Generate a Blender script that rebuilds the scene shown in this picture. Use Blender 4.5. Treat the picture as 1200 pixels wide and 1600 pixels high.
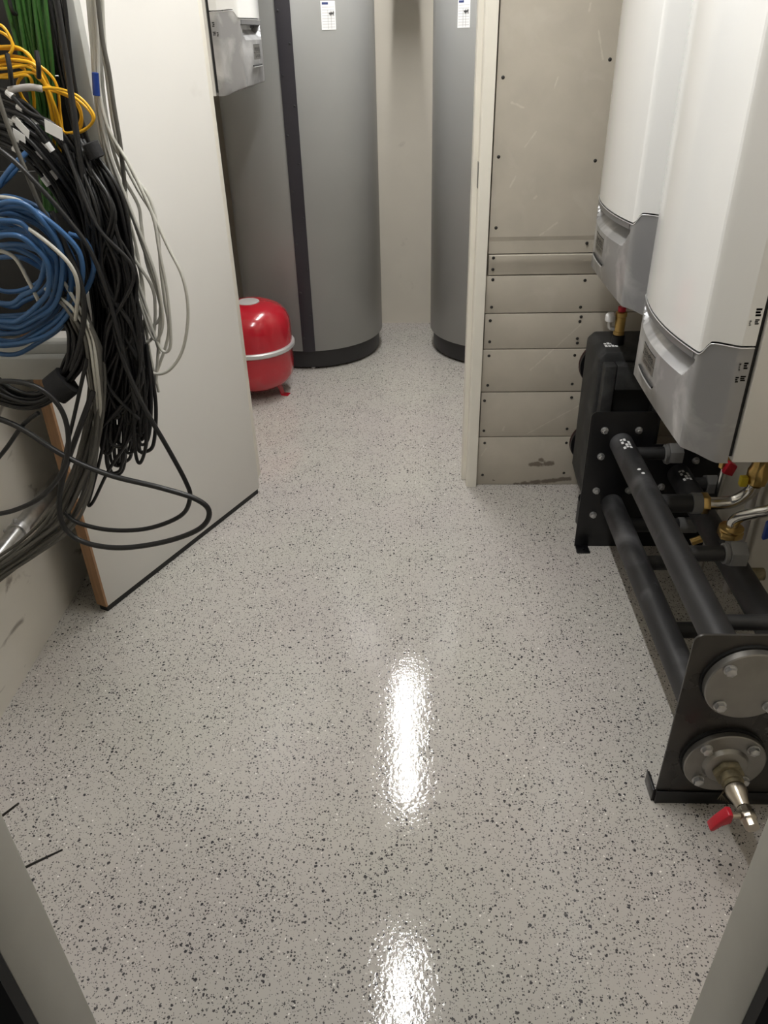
import bpy, bmesh, math, random
from mathutils import Vector, Matrix

random.seed(7)
for o in list(bpy.data.objects):
    bpy.data.objects.remove(o)
scene = bpy.context.scene
COL = scene.collection

# ------------------------------------------------------------------ camera
F_PX = 1194.0                      # focal length in pixels of a 1200x1600 frame
CAM_H = 1.6
_dep = Vector((48, -750, F_PX))
_nad = Vector((52, 1900, F_PX)).normalized()
_dep = (_dep - _nad * _dep.dot(_nad)).normalized()
_xax = _nad.cross(_dep)
RW = Matrix((_xax, _dep, -_nad))   # image axes (x right, y down, z forward) -> world
CAM = Vector((0, 0, CAM_H))
cam_data = bpy.data.cameras.new('camera')
cam_data.sensor_fit = 'VERTICAL'
cam_data.sensor_height = 36.0
cam_data.lens = F_PX / 1600 * 36.0
cam_data.clip_start = 0.02
cam = bpy.data.objects.new('camera', cam_data)
COL.objects.link(cam)
rot = RW @ Matrix(((1, 0, 0), (0, -1, 0), (0, 0, -1)))
cam.matrix_world = Matrix.Translation(CAM) @ rot.to_4x4()
scene.camera = cam

# ------------------------------------------------------------------ world, exposure
world = bpy.data.worlds.new('world')
world.use_nodes = True
world.node_tree.nodes['Background'].inputs[0].default_value = (0.9, 0.93, 1.0, 1)
world.node_tree.nodes['Background'].inputs[1].default_value = 0.06
scene.world = world
scene.view_settings.view_transform = 'Standard'
scene.view_settings.look = 'None'
scene.view_settings.exposure = 0.0
scene.view_settings.gamma = 1.0
scene.view_settings.use_curve_mapping = False
LAMP_W = 188.0                      # emission strength of the two strip lights


def at(px, py, Y):
    """world point at depth Y seen at a photo pixel (used to survey positions)"""
    r = RW @ Vector((px - 600, py - 800, F_PX))
    return CAM + r * (Y / r.y)


# ------------------------------------------------------------------ materials
def new_mat(name):
    m = bpy.data.materials.new(name)
    m.use_nodes = True
    nt = m.node_tree
    b = nt.nodes['Principled BSDF']
    return m, nt, b


def mat(name, col, rough=0.5, metal=0.0, var=0.06, vscale=6.0, bump=0.0, bscale=60.0, coat=0.0, spec=0.5,
        dirt=None, dscale=5.0, damt=0.5, dlo=0.55, dhi=0.75, stretch=(1, 1, 1), rvar=0.0):
    m, nt, b = new_mat(name)
    N, L = nt.nodes, nt.links
    b.inputs['Roughness'].default_value = rough
    b.inputs['Metallic'].default_value = metal
    b.inputs['Specular IOR Level'].default_value = spec
    if coat:
        b.inputs['Coat Weight'].default_value = coat
        b.inputs['Coat Roughness'].default_value = 0.12
    tc = N.new('ShaderNodeTexCoord')
    mp = N.new('ShaderNodeMapping')
    mp.inputs['Scale'].default_value = stretch
    L.new(tc.outputs['Object'], mp.inputs[0])
    nz = N.new('ShaderNodeTexNoise')
    nz.inputs['Scale'].default_value = vscale
    nz.inputs['Detail'].default_value = 6
    L.new(mp.outputs[0], nz.inputs['Vector'])
    rp = N.new('ShaderNodeValToRGB')
    rp.color_ramp.elements[0].position = 0.3
    rp.color_ramp.elements[1].position = 0.7
    c = Vector(col)
    lo, hi = c * (1 - var), c * (1 + var)
    rp.color_ramp.elements[0].color = (*lo, 1)
    rp.color_ramp.elements[1].color = (*hi, 1)
    L.new(nz.outputs['Fac'], rp.inputs[0])
    out = rp.outputs[0]
    if dirt is not None:
        n2 = N.new('ShaderNodeTexNoise')
        n2.inputs['Scale'].default_value = dscale
        n2.inputs['Detail'].default_value = 8
        n2.inputs['Distortion'].default_value = 0.6
        L.new(mp.outputs[0], n2.inputs['Vector'])
        r2 = N.new('ShaderNodeMapRange')
        r2.inputs['From Min'].default_value = dlo
        r2.inputs['From Max'].default_value = dhi
        r2.inputs['To Max'].default_value = damt
        L.new(n2.outputs['Fac'], r2.inputs['Value'])
        mx = N.new('ShaderNodeMixRGB')
        mx.inputs['Color2'].default_value = (*dirt, 1)
        L.new(r2.outputs[0], mx.inputs['Fac'])
        L.new(out, mx.inputs['Color1'])
        out = mx.outputs[0]
    L.new(out, b.inputs['Base Color'])
    if rvar:
        mr = N.new('ShaderNodeMapRange')
        mr.inputs['From Min'].default_value = 0.3
        mr.inputs['From Max'].default_value = 0.7
        mr.inputs['To Min'].default_value = max(0.02, rough - rvar)
        mr.inputs['To Max'].default_value = min(1, rough + rvar)
        L.new(nz.outputs['Fac'], mr.inputs['Value'])
        L.new(mr.outputs[0], b.inputs['Roughness'])
    if bump:
        n3 = N.new('ShaderNodeTexNoise')
        n3.inputs['Scale'].default_value = bscale
        n3.inputs['Detail'].default_value = 4
        L.new(mp.outputs[0], n3.inputs['Vector'])
        bp = N.new('ShaderNodeBump')
        bp.inputs['Strength'].default_value = bump
        bp.inputs['Distance'].default_value = 0.002
        L.new(n3.outputs['Fac'], bp.inputs['Height'])
        L.new(bp.outputs[0], b.inputs['Normal'])
    return m


def floor_mat():
    m, nt, b = new_mat('epoxy_floor')
    N, L = nt.nodes, nt.links
    tc = N.new('ShaderNodeTexCoord')
    base = N.new('ShaderNodeTexNoise')
    base.inputs['Scale'].default_value = 1.7
    base.inputs['Detail'].default_value = 3
    L.new(tc.outputs['Object'], base.inputs['Vector'])
    rp = N.new('ShaderNodeValToRGB')
    rp.color_ramp.elements[0].position = 0.35
    rp.color_ramp.elements[0].color = (0.47, 0.437, 0.412, 1)
    rp.color_ramp.elements[1].position = 0.65
    rp.color_ramp.elements[1].color = (0.475, 0.458, 0.415, 1)
    L.new(base.outputs['Fac'], rp.inputs[0])
    col = rp.outputs[0]
    dn = N.new('ShaderNodeTexNoise')           # irregular flake outlines
    dn.inputs['Scale'].default_value = 260
    dn.inputs['Detail'].default_value = 2
    L.new(tc.outputs['Object'], dn.inputs['Vector'])
    sub = N.new('ShaderNodeVectorMath')
    sub.operation = 'SUBTRACT'
    sub.inputs[1].default_value = (0.5, 0.5, 0.5)
    L.new(dn.outputs['Color'], sub.inputs[0])
    sc = N.new('ShaderNodeVectorMath')
    sc.operation = 'SCALE'
    sc.inputs['Scale'].default_value = 0.006
    L.new(sub.outputs[0], sc.inputs[0])
    add = N.new('ShaderNodeVectorMath')
    add.operation = 'ADD'
    L.new(tc.outputs['Object'], add.inputs[0])
    L.new(sc.outputs[0], add.inputs[1])
    dens = N.new('ShaderNodeTexNoise')
    dens.inputs['Scale'].default_value = 7
    dens.inputs['Detail'].default_value = 4
    L.new(tc.outputs['Object'], dens.inputs['Vector'])
    for scale, keep, size, colr, spread in ((88, 0.10, 0.29, (0.05, 0.048, 0.052), 0.30),
                                            (140, 0.27, 0.28, (0.065, 0.06, 0.062), 0.40),
                                            (260, 0.30, 0.32, (0.10, 0.095, 0.095), 0.45),
                                            (110, 0.03, 0.22, (0.8, 0.78, 0.74), 0.0)):
        v = N.new('ShaderNodeTexVoronoi')
        v.voronoi_dimensions = '2D'
        v.inputs['Scale'].default_value = scale
        L.new(add.outputs[0], v.inputs['Vector'])
        sep = N.new('ShaderNodeSeparateColor')
        L.new(v.outputs['Color'], sep.inputs[0])
        # threshold for keeping this cell: keep + spread*(density-0.5)
        th = N.new('ShaderNodeMath'); th.operation = 'MULTIPLY_ADD'
        L.new(dens.outputs['Fac'], th.inputs[0])
        th.inputs[1].default_value = spread
        th.inputs[2].default_value = keep - spread * 0.5
        k = N.new('ShaderNodeMath'); k.operation = 'LESS_THAN'
        L.new(sep.outputs[0], k.inputs[0]); L.new(th.outputs[0], k.inputs[1])
        sz = N.new('ShaderNodeMath'); sz.operation = 'MULTIPLY_ADD'
        L.new(sep.outputs[1], sz.inputs[0])
        sz.inputs[1].default_value = size * 0.85
        sz.inputs[2].default_value = size * 0.35
        ins = N.new('ShaderNodeMath'); ins.operation = 'LESS_THAN'
        L.new(v.outputs['Distance'], ins.inputs[0]); L.new(sz.outputs[0], ins.inputs[1])
        a = N.new('ShaderNodeMath'); a.operation = 'MULTIPLY'
        L.new(k.outputs[0], a.inputs[0]); L.new(ins.outputs[0], a.inputs[1])
        mx = N.new('ShaderNodeMixRGB')
        mx.inputs['Color2'].default_value = (*colr, 1)
        L.new(a.outputs[0], mx.inputs['Fac']); L.new(col, mx.inputs['Color1'])
        col = mx.outputs[0]
    L.new(col, b.inputs['Base Color'])
    b.inputs['Roughness'].default_value = 0.05
    b.inputs['Specular IOR Level'].default_value = 0.5
    # orange-peel relief of the sealed flakes
    n3 = N.new('ShaderNodeTexNoise')
    n3.inputs['Scale'].default_value = 95
    n3.inputs['Detail'].default_value = 3
    L.new(tc.outputs['Object'], n3.inputs['Vector'])
    n4 = N.new('ShaderNodeTexNoise')
    n4.inputs['Scale'].default_value = 9
    L.new(tc.outputs['Object'], n4.inputs['Vector'])
    mh = N.new('ShaderNodeMath'); mh.operation = 'MULTIPLY_ADD'
    L.new(n4.outputs['Fac'], mh.inputs[0]); mh.inputs[1].default_value = 1.5
    L.new(n3.outputs['Fac'], mh.inputs[2])
    bp = N.new('ShaderNodeBump')
    bp.inputs['Strength'].default_value = 0.33
    bp.inputs['Distance'].default_value = 0.0012
    L.new(mh.outputs[0], bp.inputs['Height'])
    L.new(bp.outputs[0], b.inputs['Normal'])
    return m


def emit_mat(name, col, s):
    m, nt, b = new_mat(name)
    b.inputs['Base Color'].default_value = (0.9, 0.9, 0.9, 1)
    b.inputs['Emission Color'].default_value = (*col, 1)
    b.inputs['Emission Strength'].default_value = s
    return m


M = {}
M['floor'] = floor_mat()
M['ceiling'] = mat('ceiling_paint', (0.72, 0.71, 0.67), 0.8)
M['wall'] = mat('plaster_wall', (0.63, 0.585, 0.50), 0.6, var=0.04, vscale=3, bump=0.12, bscale=25,
                dirt=(0.33, 0.29, 0.24), dscale=9, damt=0.55, dlo=0.66, dhi=0.78)
M['wall_white'] = mat('scuffed_white_wall', (0.68, 0.645, 0.575), 0.45, var=0.05, vscale=4, bump=0.15, bscale=20,
                      dirt=(0.2, 0.17, 0.14), dscale=13, damt=0.8, dlo=0.615, dhi=0.70, stretch=(1, 0.5, 1))
M['board'] = mat('gypsum_board', (0.46, 0.42, 0.35), 0.55, var=0.06, vscale=9, bump=0.1, bscale=40,
                 dirt=(0.57, 0.53, 0.46), dscale=7, damt=0.4, dlo=0.6, dhi=0.75)
def add_marks(m, segs, col, amt, wid):
    """scuffs and scratches of their own shape, drawn in the X-Z plane of the board wall"""
    nt = m.node_tree
    N, L = nt.nodes, nt.links
    b = N['Principled BSDF']
    src = b.inputs['Base Color'].links[0].from_socket
    tc = N.new('ShaderNodeTexCoord')
    nz = N.new('ShaderNodeTexNoise')
    nz.inputs['Scale'].default_value = 45
    nz.inputs['Detail'].default_value = 5
    L.new(tc.outputs['Object'], nz.inputs['Vector'])
    sep = N.new('ShaderNodeSeparateXYZ')
    L.new(tc.outputs['Object'], sep.inputs[0])
    cmb = N.new('ShaderNodeCombineXYZ')
    L.new(sep.outputs[0], cmb.inputs[0])
    L.new(sep.outputs[2], cmb.inputs[2])
    best = None
    for (x0, z0, x1, z1, w) in segs:
        d = Vector((x1 - x0, 0, z1 - z0))
        ln = d.length
        d.normalize()
        rel = N.new('ShaderNodeVectorMath'); rel.operation = 'SUBTRACT'
        L.new(cmb.outputs[0], rel.inputs[0]); rel.inputs[1].default_value = (x0, 0, z0)
        dt = N.new('ShaderNodeVectorMath'); dt.operation = 'DOT_PRODUCT'
        L.new(rel.outputs[0], dt.inputs[0]); dt.inputs[1].default_value = d
        cl = N.new('ShaderNodeClamp'); L.new(dt.outputs['Value'], cl.inputs[0]); cl.inputs[2].default_value = ln
        pr = N.new('ShaderNodeVectorMath'); pr.operation = 'SCALE'
        pr.inputs[0].default_value = d; L.new(cl.outputs[0], pr.inputs['Scale'])
        ds = N.new('ShaderNodeVectorMath'); ds.operation = 'DISTANCE'
        L.new(rel.outputs[0], ds.inputs[0]); L.new(pr.outputs[0], ds.inputs[1])
        mr = N.new('ShaderNodeMapRange')
        mr.inputs['From Min'].default_value = 0; mr.inputs['From Max'].default_value = w
        mr.inputs['To Min'].default_value = 1; mr.inputs['To Max'].default_value = 0
        L.new(ds.outputs['Value'], mr.inputs['Value'])
        if best is None:
            best = mr.outputs[0]
        else:
            mx = N.new('ShaderNodeMath'); mx.operation = 'MAXIMUM'
            L.new(best, mx.inputs[0]); L.new(mr.outputs[0], mx.inputs[1])
            best = mx.outputs[0]
    th = N.new('ShaderNodeMapRange')
    th.inputs['From Min'].default_value = wid; th.inputs['From Max'].default_value = wid + 0.15
    mu = N.new('ShaderNodeMath'); mu.operation = 'MULTIPLY'
    L.new(best, mu.inputs[0]); L.new(nz.outputs['Fac'], mu.inputs[1])
    L.new(mu.outputs[0], th.inputs['Value'])
    mm = N.new('ShaderNodeMath'); mm.operation = 'MULTIPLY'
    L.new(th.outputs[0], mm.inputs[0]); mm.inputs[1].default_value = amt
    mix = N.new('ShaderNodeMixRGB')
    mix.inputs['Color2'].default_value = (*col, 1)
    L.new(mm.outputs[0], mix.inputs['Fac']); L.new(src, mix.inputs['Color1'])
    L.new(mix.outputs[0], b.inputs['Base Color'])


def seg(x0, y0, x1, y1, w):
    a, b = at(x0, y0, 2.755), at(x1, y1, 2.755)
    return (a.x, a.z, b.x, b.z, w)


add_marks(M['board'], [seg(870, 348, 843, 368, 0.010), seg(935, 47, 942, 93, 0.008), seg(923, 6, 921, 16, 0.012), seg(908, 507, 829, 578, 0.008), seg(905, 634, 824, 678, 0.007),
                       seg(760, 700, 752, 712, 0.006), seg(787, 668, 786, 672, 0.02), seg(835, 310, 838, 306, 0.014), seg(806, 275, 797, 292, 0.008), seg(872, 120, 866, 138, 0.008),
                       seg(800, 160, 818, 168, 0.012), seg(838, 205, 820, 230, 0.007)], (0.60, 0.56, 0.48), 0.55, 0.30)
add_marks(M['board'], [seg(830, 726, 862, 724, 0.022), seg(845, 718, 850, 722, 0.018), seg(805, 757, 890, 748, 0.020), seg(770, 750, 773, 751, 0.004)], (0.13, 0.10, 0.075), 0.85, 0.2)
M['board_edge'] = mat('board_core', (0.42, 0.38, 0.31), 0.8)
M['screw'] = mat('black_screw', (0.02, 0.018, 0.016), 0.5)
M['trim'] = mat('cream_lacquer', (0.80, 0.765, 0.675), 0.32, var=0.03, vscale=8)
M['jamb'] = mat('grey_green_jamb', (0.42, 0.41, 0.36), 0.4, var=0.04, vscale=12)
M['gasket'] = mat('black_rubber', (0.006, 0.006, 0.006), 0.7)
M['laminate'] = mat('white_laminate', (0.75, 0.735, 0.70), 0.38, var=0.015, vscale=2,
                    dirt=(0.55, 0.52, 0.48), dscale=6, damt=0.3, dlo=0.68, dhi=0.8)
M['oak'] = mat('oak_lipping', (0.36, 0.20, 0.10), 0.5, var=0.2, vscale=10, stretch=(8, 8, 0.6))
M['dark_seal'] = mat('dark_seal', (0.01, 0.01, 0.01), 0.6)
M['tank_grey'] = mat('grey_foil_jacket', (0.265, 0.266, 0.258), 0.33, var=0.03, vscale=3, bump=0.22, bscale=5)
M['tank_dark'] = mat('anthracite_strip', (0.022, 0.02, 0.026), 0.4, var=0.1)
M['base_dark'] = mat('anthracite_base', (0.02, 0.019, 0.021), 0.5, var=0.15)
M['paper'] = mat('white_paper', (0.8, 0.8, 0.8), 0.5, var=0.01)
M['navy'] = mat('navy_print', (0.03, 0.05, 0.16), 0.5)
M['ink'] = mat('black_ink', (0.02, 0.02, 0.02), 0.5)
M['grey_ink'] = mat('grey_ink', (0.3, 0.3, 0.3), 0.5)
M['red'] = mat('red_enamel', (0.42, 0.008, 0.02), 0.2, var=0.08, vscale=6, coat=0.5,
               dirt=(0.5, 0.08, 0.08), dscale=10, damt=0.4, dlo=0.6, dhi=0.8)
M['red_plastic'] = mat('red_handle', (0.45, 0.01, 0.025), 0.35)
M['silver_rim'] = mat('silver_band', (0.62, 0.62, 0.62), 0.35, metal=0.5)
M['grey_cap'] = mat('grey_cap', (0.42, 0.40, 0.39), 0.5)
M['boiler_white'] = mat('white_boiler_cover', (0.76, 0.76, 0.745), 0.18, var=0.015, vscale=3, coat=0.4)
M['boiler_side'] = mat('boiler_cream_casing', (0.72, 0.70, 0.66), 0.4, var=0.02)
M['boiler_silver'] = mat('silver_boiler_plastic', (0.33, 0.33, 0.335), 0.33, metal=0.45, var=0.06, vscale=5,
                         dirt=(0.66, 0.66, 0.66), dscale=9, damt=0.75, dlo=0.50, dhi=0.68, stretch=(1, 1, 0.8))
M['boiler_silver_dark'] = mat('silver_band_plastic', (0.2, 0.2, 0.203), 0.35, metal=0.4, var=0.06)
M['boiler_gap'] = mat('boiler_dark_seam', (0.015, 0.015, 0.015), 0.6)
M['black_steel'] = mat('black_powder_coat', (0.004, 0.004, 0.005), 0.35, var=0.1, vscale=20)
M['brushed_black'] = mat('worn_black_steel', (0.05, 0.046, 0.042), 0.3, metal=0.45, var=0.3, vscale=7, rvar=0.1)
M['pipe_black'] = mat('dusty_black_pipe', (0.016, 0.016, 0.017), 0.5, var=0.25, vscale=8, bump=0.08, bscale=120,
                      dirt=(0.13, 0.13, 0.135), dscale=6, damt=0.75, dlo=0.5, dhi=0.75)
M['nut_grey'] = mat('grey_coated_nut', (0.17, 0.17, 0.17), 0.45, var=0.1)
M['flange'] = mat('machined_flange', (0.30, 0.29, 0.27), 0.35, metal=0.85, var=0.15, vscale=12, rvar=0.08)
M['zinc'] = mat('zinc_bolt', (0.60, 0.60, 0.60), 0.32, metal=0.9, var=0.15, vscale=60)
M['steel'] = mat('stainless_pipe', (0.62, 0.61, 0.58), 0.2, metal=1.0, var=0.05)
M['galv'] = mat('galvanised_conduit', (0.48, 0.48, 0.47), 0.3, metal=0.9, var=0.25, vscale=30)
M['brass'] = mat('brass', (0.55, 0.38, 0.14), 0.28, metal=1.0, var=0.15, vscale=30)
M['nickel'] = mat('nickel_brass', (0.55, 0.50, 0.42), 0.28, metal=1.0, var=0.12, vscale=40)
M['dirty_brass'] = mat('sealed_brass', (0.22, 0.19, 0.12), 0.5, metal=0.6, var=0.4, vscale=50, bump=0.3, bscale=150)
M['foam'] = mat('black_epp_foam', (0.013, 0.0135, 0.014), 0.62, var=0.2, vscale=12, bump=0.15, bscale=200,
                dirt=(0.07, 0.07, 0.07), dscale=12, damt=0.5, dlo=0.5, dhi=0.75)
M['rust_rubber'] = mat('dark_red_brown_ring', (0.05, 0.02, 0.018), 0.6)
M['blue_plastic'] = mat('blue_lever', (0.01, 0.045, 0.25), 0.35)
M['yellow_plastic'] = mat('yellow_tag', (0.55, 0.42, 0.02), 0.4)
M['white_print'] = mat('white_print', (0.75, 0.75, 0.75), 0.6)
M['rack_grey'] = mat('rack_grey_paint', (0.43, 0.43, 0.40), 0.4, var=0.03)
M['rack_black'] = mat('rack_black', (0.004, 0.004, 0.0045), 0.5)
M['c_black'] = mat('black_cable_jacket', (0.005, 0.005, 0.0055), 0.42, var=0.2)
M['c_black2'] = mat('charcoal_cable_jacket', (0.012, 0.012, 0.0125), 0.45, var=0.2)
M['c_grey'] = mat('light_grey_cable_jacket', (0.52, 0.51, 0.46), 0.45, var=0.1)
M['c_dgrey'] = mat('mid_grey_cable_jacket', (0.105, 0.10, 0.086), 0.5, var=0.15)
M['c_blue'] = mat('blue_cable_jacket', (0.038, 0.115, 0.27), 0.4, var=0.15)
M['c_green'] = mat('green_cable_jacket', (0.03, 0.105, 0.018), 0.42, var=0.2)
M['c_yellow'] = mat('yellow_fibre_jacket', (0.78, 0.42, 0.015), 0.4, var=0.08)
M['velcro'] = mat('black_velcro', (0.012, 0.012, 0.013), 0.85, bump=0.3, bscale=400)
M['lamp'] = emit_mat('lamp_diffuser', (1.0, 0.993, 0.98), LAMP_W)
M['lamp_body'] = mat('lamp_housing', (0.7, 0.7, 0.7), 0.4)


# ------------------------------------------------------------------ mesh helpers
def basis(ax):
    ax = Vector(ax).normalized()
    h = Vector((0, 0, 1)) if abs(ax.z) < 0.9 else Vector((1, 0, 0))
    u = h.cross(ax).normalized()
    return u, ax.cross(u), ax


class MB:
    def __init__(self):
        self.v, self.f = [], []

    def box(self, x0, x1, y0, y1, z0, z1):
        n = len(self.v)
        self.v += [Vector(p) for p in ((x0, y0, z0), (x1, y0, z0), (x1, y1, z0), (x0, y1, z0),
                                       (x0, y0, z1), (x1, y0, z1), (x1, y1, z1), (x0, y1, z1))]
        self.f += [tuple(n + i for i in q) for q in ((0, 3, 2, 1), (4, 5, 6, 7), (0, 1, 5, 4), (1, 2, 6, 5), (2, 3, 7, 6), (3, 0, 4, 7))]
        return self

    def rings(self, rings, cap=True, closed=False):
        n = len(self.v)
        k = len(rings[0])
        for r in rings:
            self.v += [Vector(p) for p in r]
        m = len(rings)
        for i in range(m if closed else m - 1):
            a, b = n + i * k, n + ((i + 1) % m) * k
            for j in range(k):
                self.f.append((a + j, a + (j + 1) % k, b + (j + 1) % k, b + j))
        if cap and not closed:
            self.f.append(tuple(n + j for j in reversed(range(k))))
            self.f.append(tuple(n + (m - 1) * k + j for j in range(k)))
        return self

    def cyl(self, p0, p1, r, n=20, r1=None, phase=0.0):
        p0, p1 = Vector(p0), Vector(p1)
        u, w, a = basis(p1 - p0)
        r1 = r if r1 is None else r1
        mk = lambda p, rr: [p + (u * math.cos(phase + 2 * math.pi * i / n) + w * math.sin(phase + 2 * math.pi * i / n)) * rr for i in range(n)]
        return self.rings([mk(p0, r), mk(p1, r1)])

    def lathe(self, prof, origin, axis=(0, 0, 1), n=32, cap=True, closed=False):
        """prof: list of (radius, distance along axis)"""
        o = Vector(origin)
        u, w, a = basis(axis)
        R = []
        for r, h in prof:
            R.append([o + a * h + (u * math.cos(2 * math.pi * i / n) + w * math.sin(2 * math.pi * i / n)) * r for i in range(n)])
        return self.rings(R, cap, closed)

    def tube(self, pts, r, n=8, radii=None):
        pts = [Vector(p) for p in pts]
        t0 = (pts[1] - pts[0]).normalized()
        u, w, _ = basis(t0)
        R = []
        for i, p in enumerate(pts):
            t = (pts[min(i + 1, len(pts) - 1)] - pts[max(i - 1, 0)])
            t = t.normalized() if t.length > 1e-9 else t0
            u = (u - t * u.dot(t)).normalized()
            w = t.cross(u)
            rr = radii[i] if radii else r
            R.append([p + (u * math.cos(2 * math.pi * k / n) + w * math.sin(2 * math.pi * k / n)) * rr for k in range(n)])
        return self.rings(R)

    def prism(self, poly, axis, a, b):
        """poly: 2D points in the plane normal to axis ('x': (y,z), 'y': (x,z), 'z': (x,y))"""
        def mk(p, t):
            return {'x': (t, p[0], p[1]), 'y': (p[0], t, p[1]), 'z': (p[0], p[1], t)}[axis]
        r = [[mk(p, a) for p in poly], [mk(p, b) for p in poly]]
        return self.rings(r)

    def build(self, name, material, parent=None, bevel=0.0, smooth=35, segs=2):
        off = Vector((0, 0, 0))
        if parent is not None:
            root = parent
            while root.parent is not None:
                root = root.parent
            if root.rotation_euler.z == 0:
                off = root.location.copy()
                if parent is not root:
                    off = off + parent.location
        me = bpy.data.meshes.new(name)
        me.from_pydata([tuple(p - off) for p in self.v], [], self.f)
        bm = bmesh.new()
        bm.from_mesh(me)
        bmesh.ops.recalc_face_normals(bm, faces=bm.faces)
        if bevel:
            es = [e for e in bm.edges if len(e.link_faces) == 2 and e.calc_face_angle(0) > math.radians(40)]
            bmesh.ops.bevel(bm, geom=es, offset=bevel, segments=segs, profile=0.5, affect='EDGES')
        bm.to_mesh(me)
        bm.free()
        me.materials.append(M[material])
        if smooth:
            me.polygons.foreach_set('use_smooth', [True] * len(me.polygons))
            me.set_sharp_from_angle(angle=math.radians(smooth))
        o = bpy.data.objects.new(name, me)
        COL.objects.link(o)
        o.parent = parent
        return o


def tag(o, label, cat, group=None):
    o['label'] = label
    o['category'] = cat
    if group:
        o['group'] = group
    return o


def thing(name, label, cat, loc=(0, 0, 0), rz=0.0, group=None):
    o = bpy.data.objects.new(name, None)
    COL.objects.link(o)
    o.location = loc
    o.rotation_euler = (0, 0, rz)
    o.empty_display_size = 0.05
    return tag(o, label, cat, group)


def structure(o):
    o['kind'] = 'structure'
    return o


def struct_empty(name, loc=(0, 0, 0), rz=0.0):
    o = bpy.data.objects.new(name, None)
    COL.objects.link(o)
    o.location = loc
    o.rotation_euler = (0, 0, rz)
    return structure(o)


def link_copy(src, loc, parent):
    c = src.copy()
    COL.objects.link(c)
    c.parent = parent
    c.location = loc
    return c


def text_mesh(name, body, size, material, parent, mtx, extrude=0.0004, align='CENTER'):
    cu = bpy.data.curves.new(name, 'FONT')
    cu.body = body
    cu.size = size
    cu.extrude = extrude
    cu.align_x = align
    cu.align_y = 'CENTER'
    cu.resolution_u = 3
    tmp = bpy.data.objects.new(name + '_tmp', cu)
    COL.objects.link(tmp)
    dg = bpy.context.evaluated_depsgraph_get()
    dg.update()
    me = bpy.data.meshes.new_from_object(tmp.evaluated_get(dg))
    bpy.data.objects.remove(tmp)
    me.transform(mtx)
    me.materials.clear()
    me.materials.append(M[material])
    o = bpy.data.objects.new(name, me)
    COL.objects.link(o)
    o.parent = parent
    return o


# ------------------------------------------------------------------ the room
XL, XR, YB, ZC = -1.16, 1.07, 4.845, 2.6
YP = 2.755                                   # front face of the partition
structure(MB().box(-1.6, 1.6, -1.2, YB + 0.1, -0.1, 0.0).build('floor', 'floor', smooth=0))
structure(MB().box(-1.3, 1.3, 0.45, YB + 0.1, ZC, ZC + 0.1).build('ceiling', 'ceiling', smooth=0))
structure(MB().box(XL - 0.1, XL, 0.45, YB + 0.1, 0.0, ZC).build('wall_left', 'wall_white', smooth=0))
structure(MB().box(XR, XR + 0.1, 0.45, YB + 0.1, 0.0, ZC).build('wall_right', 'wall', smooth=0))
structure(MB().box(XL, XR, YB, YB + 0.1, 0.0, ZC).build('wall_back', 'wall', smooth=0))

# near doorway the photographer stands in
structure(MB().box(XL - 0.1, -0.53, 0.47, 0.57, 0, ZC).box(0.44, XR + 0.1, 0.47, 0.57, 0, ZC)
          .box(-0.53, 0.44, 0.47, 0.57, 2.15, ZC).build('wall_front', 'wall', smooth=0))
jt = struct_empty('trim_1', (-0.05, 0.52, 0))
MB().box(-0.532, -0.505, 0.485, 0.578, 0, 2.15).build('jamb', 'jamb', jt, bevel=0.003)
MB().box(0.408, 0.442, 0.485, 0.578, 0, 2.15).build('jamb', 'jamb', jt, bevel=0.003)
MB().box(-0.532, 0.442, 0.485, 0.578, 2.12, 2.15).build('lintel', 'jamb', jt, bevel=0.003)
for s in (-1, 1):
    xi = -0.505 if s < 0 else 0.408
    MB().box(min(xi, xi + s * 0.05), max(xi, xi + s * 0.05), 0.466, 0.484, 0, 2.15).build('gasket', 'gasket', jt)

# partition with stacked gypsum strips on the right of the inner doorway
wp = structure(MB().box(0.25, XR, 2.776, 2.86, 0, ZC).build('wall_partition_right', 'board_edge', smooth=0))
BX0, BX1 = 0.2515, XR
rows = [(0.0, 0.218), (0.2205, 0.411), (0.4135, 0.583), (0.5855, 0.719), (0.7215, 0.855)]
boards = []
for i, (z0, z1) in enumerate(rows):
    yy = YP + (0.0, 0.0015, 0.0, 0.001, 0.0005)[i]
    b = MB().box(BX0 + 0.004 * (i % 2), BX1, yy, 2.776, z0 + 0.001, z1).build('board', 'board', wp, bevel=0.0015)
    boards.append(b)
# short strip with both tapered edges, then the full-size sheet above
b = MB().prism([(2.776, 0.859), (YP + 0.004, 0.859), (YP + 0.003, 0.895), (YP - 0.001, 0.902), (YP - 0.001, 0.926), (YP + 0.002, 0.929), (2.776, 0.929)],
               'x', BX0 + 0.008, 0.64).build('board', 'board', wp, bevel=0.001)
boards.append(b)
b2 = MB().prism([(2.776, 0.859), (YP + 0.004, 0.859), (YP + 0.004, 0.929), (2.776, 0.929)], 'x', 0.644, BX1).build('board', 'board', wp)
b = MB().prism([(2.776, 0.9325), (YP + 0.005, 0.9325), (YP + 0.004, 0.975), (YP, 0.99), (YP, ZC), (2.776, ZC)], 'x', BX0 + 0.005, BX1).build('board', 'board', wp, smooth=10)
boards.append(b)
scr = MB().lathe([(0.0001, 0.0018), (0.0035, 0.0015), (0.0058, 0.0)], (0, 0, 0), (0, -1, 0), 10)
first = None
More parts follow.
